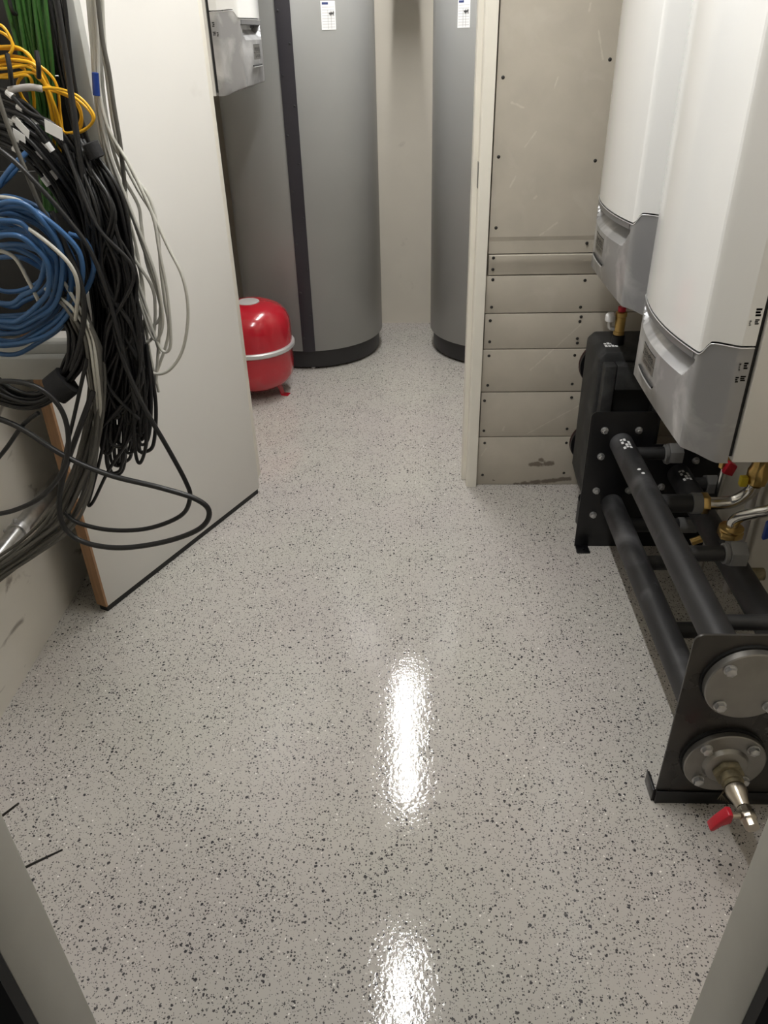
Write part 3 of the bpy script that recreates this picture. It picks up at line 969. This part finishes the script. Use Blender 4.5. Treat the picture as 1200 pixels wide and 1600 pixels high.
lv = MB().prism([(DX - 0.033, DZ + 0.014), (DX - 0.044, DZ + 0.016), (DX - 0.064, DZ - 0.016), (DX - 0.074, DZ - 0.038), (DX - 0.066, DZ - 0.042), (DX - 0.05, DZ - 0.022), (DX - 0.033, DZ - 0.012)], 'y', hy - 0.012, hy + 0.012).build('lever', 'red_plastic', dv, bevel=0.003)
lv['label'] = 'red plastic lever'
# loose hemp sealing strands
hm = MB()
for k in range(5):
    a0 = Vector((DX - 0.012 + 0.004 * k, y - 0.03, DZ - 0.022))
    hm.tube([a0, a0 + Vector((-0.006 - 0.004 * k, -0.006, -0.014)), a0 + Vector((-0.012 + 0.003 * k, -0.008, -0.03 - 0.003 * k))], 0.0005, 4)
hm.build('hemp_strands', 'dirty_brass', dv)

# ------------------------------------------------------------------ hydraulic separator behind the rack
hs = thing('hydraulic_separator', 'tall black foam-insulated box with a brass fitting on top, against the gypsum boards', 'separator', (0.68, 2.47, 0))
X0, X1, Y0, Y1, Z0, Z1 = 0.598, 0.83, 2.345, 2.60, 0.10, 0.706
c = 0.022
poly = [(X0 + 0.03, Z0), (X0, Z0 + 0.09), (X0, Z1 - c), (X0 + c, Z1), (X1 - c, Z1), (X1, Z1 - c), (X1, Z0 + 0.09), (X1 - 0.03, Z0)]
MB().prism(poly, 'y', Y0 + 0.045, Y1).build('foam_shell', 'foam', hs, bevel=0.008, smooth=40)
ins = 0.03
poly2 = [(X0 + ins, Z0 + 0.02), (X0 + ins, Z1 - 0.036), (X1 - ins, Z1 - 0.036), (X1 - ins, Z0 + 0.02)]
# raised front frame around a deep recess
fr_o = MB()
fr_o.prism([(X0 + 0.012, Z0 + 0.05), (X0 + 0.012, Z1 - 0.03), (X0 + 0.05, Z1 - 0.03), (X0 + 0.05, Z0 + 0.05)], 'y', Y0, Y0 + 0.046)
fr_o.prism([(X1 - 0.05, Z0 + 0.05), (X1 - 0.05, Z1 - 0.03), (X1 - 0.012, Z1 - 0.03), (X1 - 0.012, Z0 + 0.05)], 'y', Y0, Y0 + 0.046)
fr_o.prism([(X0 + 0.051, Z1 - 0.115), (X0 + 0.051, Z1 - 0.03), (X1 - 0.051, Z1 - 0.03), (X1 - 0.051, Z1 - 0.115)], 'y', Y0, Y0 + 0.046)
fr_o.build('front_frame', 'foam', hs, bevel=0.006)
MB().box(X0 + 0.052, X1 - 0.052, Y0 + 0.03, Y0 + 0.0445, Z0 + 0.06, Z1 - 0.12).build('recess_panel', 'gasket', hs)
MB().cyl((0.68, 2.47, 0.0), (0.68, 2.47, Z0), 0.07, 24).build('foot', 'black_steel', hs)
# print on the lid
for j in range(2):
    for k in range(4):
        MB().box(0.625 + k * 0.011, 0.6335 + k * 0.011, 2.44 + j * 0.022, 2.456 + j * 0.022 - 0.004 * ((k + j) % 2), Z1, Z1 + 0.0005).build('label_print', 'white_print', hs)
# brass nipple on top
bn = MB().cyl((0.670, 2.47, Z1), (0.670, 2.47, Z1 + 0.03), 0.021, 20).build('black_socket', 'black_steel', hs)
bb = MB().lathe([(0.016, 0), (0.018, 0.002), (0.018, 0.012), (0.0165, 0.013), (0.0165, 0.06), (0.0185, 0.062), (0.0185, 0.075), (0.013, 0.078)], (0.670, 2.47, Z1 + 0.0305), n=18).build('brass_nipple', 'brass', hs)
MB().cyl((0.670, 2.47, Z1 + 0.109), (0.670, 2.47, Z1 + 0.123), 0.013, 14).build('red_cap', 'red_plastic', hs)
MB().lathe([(0.014, 0), (0.016, 0.003), (0.016, 0.02), (0.009, 0.028)], (0.637, 2.475, Z1 + 0.075), (0, 0, 1), 14).build('white_plug', 'white_print', hs)
MB().tube(round_path([(0.637, 2.475, Z1 + 0.0745), (0.637, 2.475, Z1 + 0.05), (0.655, 2.472, Z1 + 0.05)], 0.012), 0.007, 8).build('plug_elbow', 'zinc', hs)
# pipe flanges between the box and the board wall
for z in (0.552, 0.232):
    fl = MB().lathe([(0.05, 0), (0.084, 0.0), (0.084, 0.016), (0.05, 0.017)], (0.685, 2.662, z), (0, 1, 0), 40).build('wall_flange', 'black_steel', hs)
    MB().lathe([(0.05, 0), (0.086, 0.0), (0.086, 0.006), (0.05, 0.006)], (0.685, 2.6795, z), (0, 1, 0), 40).build('rubber_ring', 'rust_rubber', fl)
    MB().cyl((0.685, 2.6005, z), (0.685, 2.6615, z), 0.05, 24).build('stub_pipe', 'pipe_black', hs)

# ------------------------------------------------------------------ conduit on the left wall
cd = thing('wall_conduit', 'galvanised steel conduit clamped along the left wall below the cables', 'conduit', (-1.12, 1.9, 0.432))
MB().cyl((-1.12, 0.6, 0.432), (-1.12, 2.7, 0.432), 0.0235, 20).build('tube', 'galv', cd)
for yy in (1.76, 1.10):
    k_ = MB().lathe([(0.0238, -0.012), (0.029, -0.012), (0.029, 0.012), (0.0238, 0.012)], (-1.12, yy, 0.432), (0, 1, 0), 20, cap=False, closed=True).build('clamp', 'zinc', cd)
    MB().cyl((-1.1492, yy, 0.432), (-1.16, yy, 0.432), 0.006, 8).build('stud', 'zinc', k_)
    hexbolt('clamp_screw', (-1.12, yy, 0.4612), (0.2, 0, 1), k_, 0.006, 0.008, 0.007)

# ------------------------------------------------------------------ network rack frame
rf = thing('network_rack', 'grey open network rack frame on the left wall, full of hanging cables', 'rack', (-0.9, 1.8, 0.92))
MB().box(-0.700, -0.662, 1.765, 1.80, 0.98, 2.3).build('post', 'rack_grey', rf, bevel=0.003)
MB().box(-1.13, -1.10, 1.765, 1.80, 0.98, 2.3).build('post', 'rack_grey', rf, bevel=0.003)
MB().box(-1.16, -0.662, 1.755, 1.80, 0.945, 0.979).build('bottom_rail', 'rack_grey', rf, bevel=0.003)
MB().box(-1.16, -0.662, 1.755, 1.80, 2.301, 2.335).build('top_rail', 'rack_grey', rf, bevel=0.003)
MB().box(-1.16, -0.83, 1.72, 1.754, 0.90, 0.955).build('bottom_shelf', 'rack_grey', rf, bevel=0.003)
p = at(147, 476, 1.74)
MB().box(p.x - 0.014, p.x + 0.016, 1.735, 1.754, p.z - 0.045, p.z + 0.03).build('corner_bracket', 'laminate', rf, bevel=0.003)
for k in range(7):
    z0 = 1.0 + k * 0.18
    MB().box(-1.098, -0.702, 1.785, 1.80, z0, z0 + 0.178).build('blank_panel', 'rack_black', rf, bevel=0.001)
for k in range(4):
    z = 1.42 + k * 0.075
    MB().tube(round_path([(-1.06 + 0.1 * k, 1.784, z), (-1.06 + 0.1 * k, 1.70, z), (-1.06 + 0.1 * k, 1.70, z + 0.05), (-1.06 + 0.1 * k, 1.784, z + 0.05)], 0.012, 4), 0.004, 6).build('cable_ring', 'rack_black', rf)


# ------------------------------------------------------------------ cables
def cable(name, pts, r, m, label, group=None, jit=0.0, n=8, sides=7, world=False):
    """pts: (photo x, photo y, depth Y) survey points, turned into room coordinates"""
    P = [Vector(p) if world else at(*p) for p in pts]
    if jit:
        P = [p + Vector((random.gauss(0, jit), random.gauss(0, jit * 0.7), random.gauss(0, jit))) for p in P]
    path = catmull(P, n)
    o = MB().tube(path, r, sides).build(name, m, None, smooth=60)
    tag(o, label, 'cable', group)
    return o, path


def spread(base, dx, dy, dY=0.0):
    return [(x + dx, y + dy, Y + dY) for x, y, Y in base]


# green bundle
for k in range(15):
    f = k / 14
    d = random.uniform(-0.02, 0.02)
    cable('green_network_cable', [(8 + 62 * f, -40, 1.73 + d), (10 + 60 * f, 0, 1.73 + d), (32 + 48 * f, 90, 1.735 + d), (50 + 38 * f, 170, 1.74 + d), (62 + 28 * f, 260, 1.75), (70 + 25 * f, 330, 1.76)],
          0.0042, 'c_green', 'green network cable in the bundle behind the yellow fibres', 'green cables in the rack', 0.002)
# black cables between the green bundle and the post
for k in range(8):
    f = k / 7
    cable('black_power_cable', [(66 + 26 * f, -40, 1.735), (72 + 26 * f, 0, 1.735), (94 + 20 * f, 110, 1.73), (118 + 16 * f, 210, 1.725), (150 + 20 * f, 300, 1.72), (165 + 30 * f, 420, 1.71), (160 + 40 * f, 560, 1.7)],
          0.0045, 'c_black', 'black cable running down beside the grey rack post', 'black cables beside the rack post', 0.003)
# yellow fibres
yl = [
    [(-30, 100, 1.66), (10, 88, 1.66), (50, 96, 1.66), (85, 128, 1.67), (95, 180, 1.68), (102, 206, 1.68), (125, 200, 1.67), (124, 170, 1.66), (105, 150, 1.66), (70, 139, 1.66), (30, 140, 1.65)],
    [(-30, 112, 1.65), (15, 100, 1.65), (58, 112, 1.65), (78, 150, 1.66), (90, 205, 1.67), (92, 260, 1.68)],
    [(-30, 125, 1.65), (15, 116, 1.65), (58, 116, 1.65), (84, 160, 1.66), (98, 210, 1.67)],
    [(-30, 80, 1.66), (5, 74, 1.66), (38, 80, 1.66), (58, 105, 1.66), (80, 135, 1.67), (110, 148, 1.66), (138, 172, 1.65), (145, 190, 1.65), (128, 205, 1.65), (105, 208, 1.66)],
    [(-30, 60, 1.64), (0, 38, 1.64), (16, 62, 1.64), (14, 84, 1.64), (-20, 98, 1.64)],
    [(-30, 55, 1.65), (2, 50, 1.65), (20, 72, 1.65), (8, 92, 1.65), (-25, 96, 1.65)],
    [(60, 139, 1.64), (90, 139, 1.64), (120, 150, 1.64), (140, 170, 1.64), (146, 185, 1.64), (132, 203, 1.65), (112, 210, 1.66)],
    [(-30, 108, 1.645), (10, 107, 1.645), (45, 104, 1.65), (60, 122, 1.66), (82, 138, 1.66), (112, 150, 1.66), (126, 178, 1.66), (122, 200, 1.67)],
    [(-30, 96, 1.655), (10, 97, 1.655), (40, 108, 1.655), (28, 130, 1.66), (34, 150, 1.67), (44, 165, 1.68)],
    [(-30, 118, 1.65), (10, 122, 1.65), (44, 118, 1.65), (52, 150, 1.67), (54, 175, 1.68)],
    [(-30, 76, 1.655), (0, 76, 1.655), (30, 76, 1.655), (50, 92, 1.66), (74, 130, 1.67), (88, 190, 1.68), (96, 250, 1.69)],
    [(-30, 88, 1.648), (12, 92, 1.648), (52, 102, 1.648), (72, 140, 1.66), (84, 200, 1.67), (86, 250, 1.68)],
]
for i, p in enumerate(yl):
    cable('yellow_fibre_cable', p, 0.0028 if i < 8 else 0.0032, 'c_yellow', 'yellow fibre cable looped at the upper left of the rack', 'yellow fibre cables', 0.001, 10)
# white splice tube and black ties on the fibres
o, _ = cable('splice_tube', [(14, 141, 1.63), (30, 138, 1.63), (48, 136, 1.63), (66, 139, 1.635)], 0.0062, 'grey_cap', 'pale grey splice sleeve over the yellow fibres', None, 0)
for (x0, y0, x1, y1, Y) in ((11, 84, 18, 132, 1.625), (57, 80, 61, 122, 1.63)):
    o = MB().tube(catmull([at(x0, y0, Y), at((x0 + x1) / 2 + 1, (y0 + y1) / 2, Y - 0.008), at(x1, y1, Y)], 5), 0.0045, 6).build('cable_tie', 'velcro', None)
    tag(o, 'black tie strap around the yellow fibres, ' + ('nearer the picture edge' if x0 < 20 else 'nearer the green bundle'), 'cable tie')

# black patch cables with white paper tags
for k in range(26):
    f = k / 25
    j = random.uniform(-1, 1)
    y0 = 150 + 75 * f + j * 4
    Yd = 1.63 + 0.05 * random.random()
    pts = [(-30, y0 - 8, Yd), (5, y0 - 3, Yd - 0.01), (45 - 8 * f, y0 + 14 + 6 * f, Yd - 0.02), (86 - 12 * f, y0 + 52 + 12 * f, Yd - 0.015), (122 - 8 * f, y0 + 110 + 14 * f, Yd),
           (146 + 14 * j, y0 + 185, Yd + 0.01), (160 + 16 * j, 440 + 40 * f, Yd + 0.01), (165 + 20 * j, 560 + 30 * j, Yd + 0.02), (158 + 22 * j, 650 + 45 * random.random(), Yd + 0.03)]
    o, path = cable('black_patch_cable', pts, 0.0042, 'c_black2' if k % 3 else 'c_black', 'black patch cable in the tagged bunch arching over the blue coil', 'tagged black patch cables', 0.0035)
    if k % 5 != 1:
        i0 = int(9 + (k * 5) % 16)
        tg = MB().tube(path[i0:i0 + 3], 0.0064, 8)
        q = tg.build('paper_tag', 'paper', None)
        q.parent = o
# two flag labels
for (px, py, a, sc) in ((84, 203, 0.5, 1.0), (35, 200, 0.9, 0.9), (30, 212, 0.6, 0.7)):
    p = at(px, py, 1.575)
    w, h = 0.017 * sc, 0.012 * sc
    ca, sa = math.cos(a), math.sin(a)
    c4 = [p + Vector((ca * u + sa * w_ * 0.3, 0.0, -sa * u + ca * w_)) for u, w_ in ((-w, -h), (w, -h), (w, h), (-w, h))]
    o = MB().rings([[q + Vector((0, -0.0006, 0)) for q in c4], [q + Vector((0, 0.0006, 0)) for q in c4]]).build('flag_label', 'paper', None)
    tag(o, {84: 'white paper flag, the largest tag on the black patch cables', 35: 'white paper flag above the blue coil, near the left picture edge', 30: 'small white paper flag just above the blue coil'}[px], 'label')

# blue coil
for k in range(17):
    f = k / 16
    rx, ry = 48 + 54 * f + random.uniform(-8, 8), 50 + 68 * f + random.uniform(-12, 12)
    cx, cy = 14 + random.uniform(-14, 12) * (1.2 - f), 428 + random.uniform(-24, 22) * (1.2 - f)
    Yd = 1.54 + 0.09 * random.random()
    pts = []
    for j in range(11):
        a = math.radians(-115 + 250 * j / 10 + random.uniform(-5, 5))
        pts.append((cx + rx * math.cos(a) + (8 if 3 < j < 7 else 0), cy + ry * math.sin(a), Yd + 0.03 * math.sin(a)))
    cable('blue_patch_cable', pts, 0.0054, 'c_blue', 'blue patch cable in the big coil at the left edge', 'coiled blue patch cables', 0.003)
for pts in ([(-10, 300, 1.6), (15, 275, 1.6), (38, 250, 1.62)], [(108, 365, 1.58), (132, 376, 1.58), (146, 410, 1.58), (140, 445, 1.585), (120, 470, 1.6)],
            [(0, 285, 1.59), (20, 260, 1.6), (42, 240, 1.62)]):
    cable('blue_patch_cable', pts, 0.0054, 'c_blue', 'loose blue patch cable leaving the big coil', 'loose blue patch cables', 0.001)
# grey cables across the blue coil
for pts in ([(-20, 338, 1.53), (30, 350, 1.525), (75, 380, 1.525), (110, 415, 1.53), (122, 450, 1.54), (118, 500, 1.56)],
            [(-20, 306, 1.535), (25, 312, 1.53), (52, 330, 1.535), (70, 352, 1.55)],
            [(-20, 388, 1.56), (20, 400, 1.56), (45, 440, 1.56), (60, 470, 1.57)]):
    cable('grey_patch_cable', pts, 0.0042, 'c_grey', 'light grey cable crossing the blue coil', 'grey cables over the blue coil', 0.0)
# long thin cables in front
cable('dark_grey_cable', [(-12, 120, 1.56), (10, 190, 1.56), (38, 262, 1.56), (62, 320, 1.56), (80, 350, 1.57), (95, 400, 1.58)], 0.0045, 'c_dgrey', 'single dark grey cable slanting down in front of the white tags', None)
cable('black_cable', [(-20, 220, 1.55), (20, 250, 1.55), (60, 290, 1.55), (108, 345, 1.555), (140, 390, 1.56), (165, 450, 1.57), (190, 540, 1.58), (215, 640, 1.6)], 0.005, 'c_black2', 'long black cable slanting across the tagged bunch and the blue coil', None)
cable('black_cable', [(88, 0, 1.62), (106, 110, 1.62), (117, 190, 1.615), (128, 270, 1.61), (138, 350, 1.61), (150, 420, 1.61), (165, 480, 1.61)], 0.006, 'c_black2', 'straight black cable hanging in front of the yellow loop', None)
cable('black_cable', [(80, 330, 1.56), (100, 380, 1.555), (122, 430, 1.55), (132, 480, 1.55), (126, 530, 1.56), (112, 580, 1.57)], 0.006, 'c_black2', 'thick charcoal cable along the right side of the blue coil', None)

# hanging black bundle
for k in range(34):
    f = random.random()
    j = random.uniform(-1, 1)
    Yd = 1.62 + 0.10 * random.random()
    xb = 165 + 60 * f
    yb = 620 + 120 * random.random() * (1 - 0.3 * f)
    turn = random.uniform(6, 16) * (1 if random.random() < 0.7 else -1)
    pts = [(110 + 38 * f, 205 + 40 * f, Yd + 0.03), (134 + 46 * f, 262 + 22 * f, Yd), (158 + 42 * f, 340 + 8 * j, Yd), (172 + 44 * f, 440, Yd), (172 + 48 * f, 540, Yd + 0.005 * j),
           (xb, yb - 40, Yd), (xb + turn * 0.2, yb, Yd), (xb + turn, yb + 6, Yd), (xb + turn * 1.7, yb - 8, Yd), (xb + turn * 1.9, yb - 70, Yd + 0.01), (xb + turn * 1.2, yb - 150, Yd + 0.02)]
    cable('black_power_cable', pts, 0.0043 + 0.0006 * j, 'c_black' if k % 4 else 'c_black2', 'black cable in the thick bundle hanging in front of the door leaf', 'thick hanging black bundle', 0.002)
for k in range(14):
    a, b, c = random.random(), random.random(), random.random()
    Yd = 1.575 + 0.04 * random.random()
    pts = [(100 + 50 * a, 225 + 50 * a, Yd + 0.03), (140 + 40 * b, 330 + 20 * c, Yd), (150 + 60 * c, 430, Yd), (165 + 50 * a, 520, Yd), (150 + 75 * b, 600, Yd + 0.01), (140 + 80 * c, 650 + 40 * a, Yd + 0.02)]
    cable('black_power_cable', pts, 0.0042, 'c_black2' if k % 2 else 'c_black', 'stray black cable lying across the front of the hanging bundle', 'stray black cables on the bundle', 0.002)
for k in range(9):
    f = k / 8
    Yd = 1.56 + 0.03 * random.random()
    pts = [(70 + 40 * f, 430 + 30 * random.random(), Yd + 0.03), (104 + 26 * f, 478 + 10 * random.random(), Yd), (128 + 22 * f, 525, Yd), (140 + 18 * f, 580, Yd), (146 + 14 * f, 640, Yd + 0.02), (150, 690, Yd + 0.04)]
    cable('grey_cable', pts, 0.0038, 'c_grey' if k % 3 == 0 else 'c_dgrey', 'grey cable emerging between the blue coil and the black bundle', 'grey cables beside the blue coil', 0.002)
# long U loops hanging under the bundle
for pts in ([(190, 520, 1.6), (206, 610, 1.6), (211, 700, 1.6), (219, 724, 1.6), (227, 700, 1.6), (228, 640, 1.61), (222, 560, 1.62)],
            [(170, 560, 1.62), (162, 660, 1.62), (160, 700, 1.62), (170, 708, 1.62), (182, 680, 1.62), (200, 620, 1.63), (206, 560, 1.64)],
            [(180, 560, 1.61), (165, 680, 1.61), (145, 760, 1.61), (138, 788, 1.61), (146, 784, 1.61), (170, 735, 1.61), (205, 680, 1.61), (222, 620, 1.62)],
            [(200, 560, 1.62), (196, 640, 1.62), (198, 658, 1.62), (205, 656, 1.62), (204, 600, 1.63)]):
    cable('black_power_cable', pts, 0.0042, 'c_black', 'black cable ending in a narrow U below the hanging bundle', 'narrow cable loops below the bundle', 0.001)
# grip sleeves on the bundle
for (px, py, dx, dy, rr, lab) in ((140, 222, 12, 24, 0.016, 'upper black sleeve around the cables beside the post'), (166, 366, 12, 30, 0.021, 'lower black sleeve around the hanging bundle'), ):
    a, b_ = at(px, py, 1.625), at(px + dx, py + dy, 1.625)
    o = MB().lathe([(rr * 0.7, 0), (rr, 0.002), (rr, (b_ - a).length), (rr * 0.7, (b_ - a).length + 0.002)], a, b_ - a, 18).build('cable_sleeve', 'velcro', None)
    tag(o, lab, 'sleeve')

# grey data cables falling along the post and looping over the white door
gl = [
    [(148, -30, 1.72), (152, 60, 1.72), (166, 140, 1.71), (185, 230, 1.70), (212, 290, 1.69), (236, 330, 1.68), (262, 385, 1.67), (286, 435, 1.66), (294, 490, 1.66), (286, 545, 1.66), (266, 577, 1.66), (243, 584, 1.665), (220, 568, 1.67), (203, 540, 1.68)],
    [(134, -30, 1.71), (140, 60, 1.71), (150, 140, 1.70), (170, 200, 1.69), (200, 255, 1.68), (225, 305, 1.675), (240, 345, 1.67), (250, 395, 1.665), (262, 460, 1.665), (267, 530, 1.665), (262, 550, 1.665), (250, 540, 1.67), (230, 490, 1.68), (205, 430, 1.69), (190, 400, 1.7)],
    [(128, -30, 1.72), (134, 60, 1.72), (146, 140, 1.71), (160, 200, 1.70), (178, 260, 1.69), (205, 330, 1.68), (228, 390, 1.67), (246, 440, 1.665), (254, 500, 1.665), (246, 530, 1.67), (235, 520, 1.675), (218, 470, 1.68)],
    [(138, -30, 1.73), (143, 60, 1.73), (152, 150, 1.72), (172, 215, 1.71), (190, 270, 1.70), (215, 320, 1.69), (222, 350, 1.685), (230, 410, 1.68), (245, 455, 1.675), (252, 490, 1.675), (240, 507, 1.68), (222, 503, 1.685), (208, 485, 1.69)],
    [(130, -30, 1.72), (137, 60, 1.72), (150, 150, 1.71), (165, 225, 1.70), (182, 290, 1.69), (196, 340, 1.685), (206, 395, 1.68), (236, 445, 1.675), (243, 480, 1.675), (240, 520, 1.68), (232, 534, 1.68), (218, 532, 1.685), (206, 515, 1.69)],
    [(142, -30, 1.725), (146, 60, 1.725), (155, 150, 1.715), (176, 220, 1.705), (202, 265, 1.70), (232, 310, 1.69), (246, 360, 1.685), (250, 420, 1.68), (258, 470, 1.68), (262, 520, 1.685), (248, 572, 1.69), (238, 590, 1.69)],
    [(126, -30, 1.73), (131, 60, 1.73), (143, 150, 1.72), (158, 220, 1.71), (180, 300, 1.70), (205, 380, 1.69), (214, 430, 1.685), (232, 490, 1.68), (248, 553, 1.68)],
    [(136, -30, 1.735), (141, 60, 1.735), (150, 150, 1.725), (168, 230, 1.715), (192, 310, 1.70), (212, 380, 1.69), (224, 450, 1.685), (232, 540, 1.685), (248, 612, 1.685)],
    [(140, -30, 1.72), (146, 50, 1.72), (160, 120, 1.72), (176, 190, 1.71), (190, 240, 1.7), (196, 300, 1.69), (204, 360, 1.69), (206, 420, 1.69)],
    [(132, -30, 1.72), (137, 70, 1.72), (148, 150, 1.71), (168, 240, 1.7), (188, 330, 1.69), (210, 395, 1.69), (222, 440, 1.685), (226, 500, 1.69), (222, 560, 1.7)],
    [(124, -30, 1.72), (132, 70, 1.72), (150, 170, 1.71), (180, 270, 1.7), (200, 320, 1.69), (222, 380, 1.68), (240, 430, 1.675), (250, 470, 1.675), (247, 560, 1.68), (244, 600, 1.68)],
]
for i, p in enumerate(gl):
    p = [(x + (11 if y < 100 else 6 if y < 180 else 0), y, Y) for x, y, Y in p]
    if i == 0:
        cable('grey_data_cable', p, 0.0036, 'c_grey', 'light grey data cable in the widest loop in front of the door leaf', None, 0.0)
    else:
        cable('grey_data_cable', p, 0.0036, 'c_grey', 'light grey data cable falling beside the post and looping over the door leaf', 'grey data cables over the door leaf', 0.001)
cable('dark_grey_cable', [(150, -30, 1.69), (160, 60, 1.69), (170, 110, 1.69), (178, 165, 1.69), (188, 225, 1.69), (194, 280, 1.69), (198, 340, 1.69)], 0.0045, 'c_dgrey', 'dark cable hanging straight in front of the white door near the top', None)
# blue tape around the grey cables
o = MB().lathe([(0.004, 0), (0.0072, 0.001), (0.0066, 0.04), (0.004, 0.041)], at(151, 150, 1.695), at(149, 118, 1.695) - at(151, 150, 1.695), 12).build('tape_wrap', 'blue_plastic', None)
tag(o, 'blue tape wrapped around the grey cables beside the post', 'tape')

# drooping mid grey bundle
for k in range(22):
    f = k / 21
    j = random.uniform(-1, 1)
    Yd = 1.58 + 0.06 * random.random()
    pts = [(88 + 22 * f, 440 + 12 * j, Yd + 0.02), (116 + 26 * f, 505 + 8 * j, Yd), (138 + 18 * f, 560, Yd), (140 + 20 * f, 630, Yd), (124 + 30 * f, 700, Yd - 0.005), (104 + 34 * f, 765 + 8 * j, Yd - 0.01),
           (66 + 44 * f, 820 + 10 * j, Yd - 0.02), (22 + 30 * f, 865 + 12 * j, Yd - 0.03), (-30 + 20 * f, 905 + 14 * j, Yd - 0.04)]
    cable('grey_cable', pts, 0.0042, 'c_dgrey', 'mid grey cable in the bundle drooping to the lower left of the rack', 'drooping grey bundle', 0.004)
# black coil with a strap
for k in range(14):
    f = k / 13
    Yd = 1.56 + 0.05 * random.random()
    pts = [(128 - 30 * f, 490 + 10 * f, Yd + 0.02), (133 - 22 * f, 530, Yd), (126 - 24 * f, 570 - 2 * f, Yd), (104 - 18 * f, 604 - 10 * f, Yd), (70 - 14 * f, 630 - 16 * f, Yd - 0.005), (30 - 10 * f, 636 - 28 * f, Yd - 0.01), (-20, 622 - 50 * f, Yd - 0.01)]
    cable('black_coiled_cable', pts, 0.0045, 'c_black', 'black cable in the strapped coil below the blue cables', 'strapped black coil', 0.003)
a, b_ = at(84, 612, 1.57), at(106, 594, 1.58)
o = MB().lathe([(0.03, 0), (0.035, 0.002), (0.035, (b_ - a).length), (0.03, (b_ - a).length + 0.002)], a, b_ - a, 20).build('hook_and_loop_strap', 'velcro', None)
tag(o, 'black strap holding the black cable coil together', 'strap')

# the big loose loops
cable('black_loop_cable', [(-20, 648, 1.52), (30, 668, 1.52), (100, 712, 1.515), (170, 742, 1.51), (250, 762, 1.50), (306, 780, 1.50), (327, 800, 1.505), (312, 826, 1.51), (260, 846, 1.515), (190, 856, 1.52), (134, 848, 1.525), (102, 826, 1.53), (92, 790, 1.535), (100, 740, 1.54), (120, 680, 1.55), (146, 610, 1.57)],
      0.0066, 'c_black2', 'thick black cable in the largest loose loop, reaching farthest right over the door leaf')
cable('black_loop_cable', [(170, 480, 1.6), (190, 555, 1.58), (222, 630, 1.56), (262, 700, 1.545), (290, 752, 1.54), (297, 778, 1.54), (282, 806, 1.545), (230, 826, 1.55), (170, 828, 1.555), (120, 816, 1.56), (100, 800, 1.565)],
      0.0056, 'c_black', 'black cable in the smaller inner loop in front of the door leaf')
cable('black_loop_cable', [(-20, 596, 1.5), (30, 597, 1.5), (70, 612, 1.5), (98, 645, 1.5), (107, 690, 1.5), (98, 735, 1.5), (66, 775, 1.5), (20, 798, 1.5), (-25, 806, 1.5)],
      0.0058, 'c_black2', 'black cable curving down to the left picture edge below the coil')
cable('black_loop_cable', [(136, 560, 1.56), (116, 650, 1.555), (104, 700, 1.55), (94, 750, 1.55)], 0.0045, 'c_black', 'short black cable hanging straight from the strapped coil')
cable('black_loop_cable', [(60, 645, 1.53), (35, 665, 1.53), (10, 700, 1.53), (-15, 730, 1.53)], 0.0052, 'c_black', 'black cable running from the coil down to the left picture edge')

# two loose tie ends sticking out beside the near left jamb
for (a, b_, lab) in (((-0.70, 0.735, 0.405), (-0.582, 0.75, 0.472), 'longer black cable tie end sticking out past the near left jamb'),
                     ((-0.72, 0.74, 0.505), (-0.622, 0.75, 0.59), 'shorter black cable tie end at the left picture edge')):
    o = MB().tube([Vector(a), (Vector(a) + Vector(b_)) / 2 + Vector((0, 0, 0.002)), Vector(b_)], 0.0022, 6, [0.0024, 0.0024, 0.0017]).build('cable_tie', 'c_black', None)
    tag(o, lab, 'cable tie')
lp = thing('low_wall_cable', 'black cable on the wall beside the near doorway, carrying the loose tie ends', 'cable', (-0.74, 0.74, 0))
MB().tube([(-0.735, 0.74, 0.0), (-0.735, 0.738, 0.5), (-0.735, 0.74, 1.1)], 0.02, 10).build('cable', 'c_black', lp)
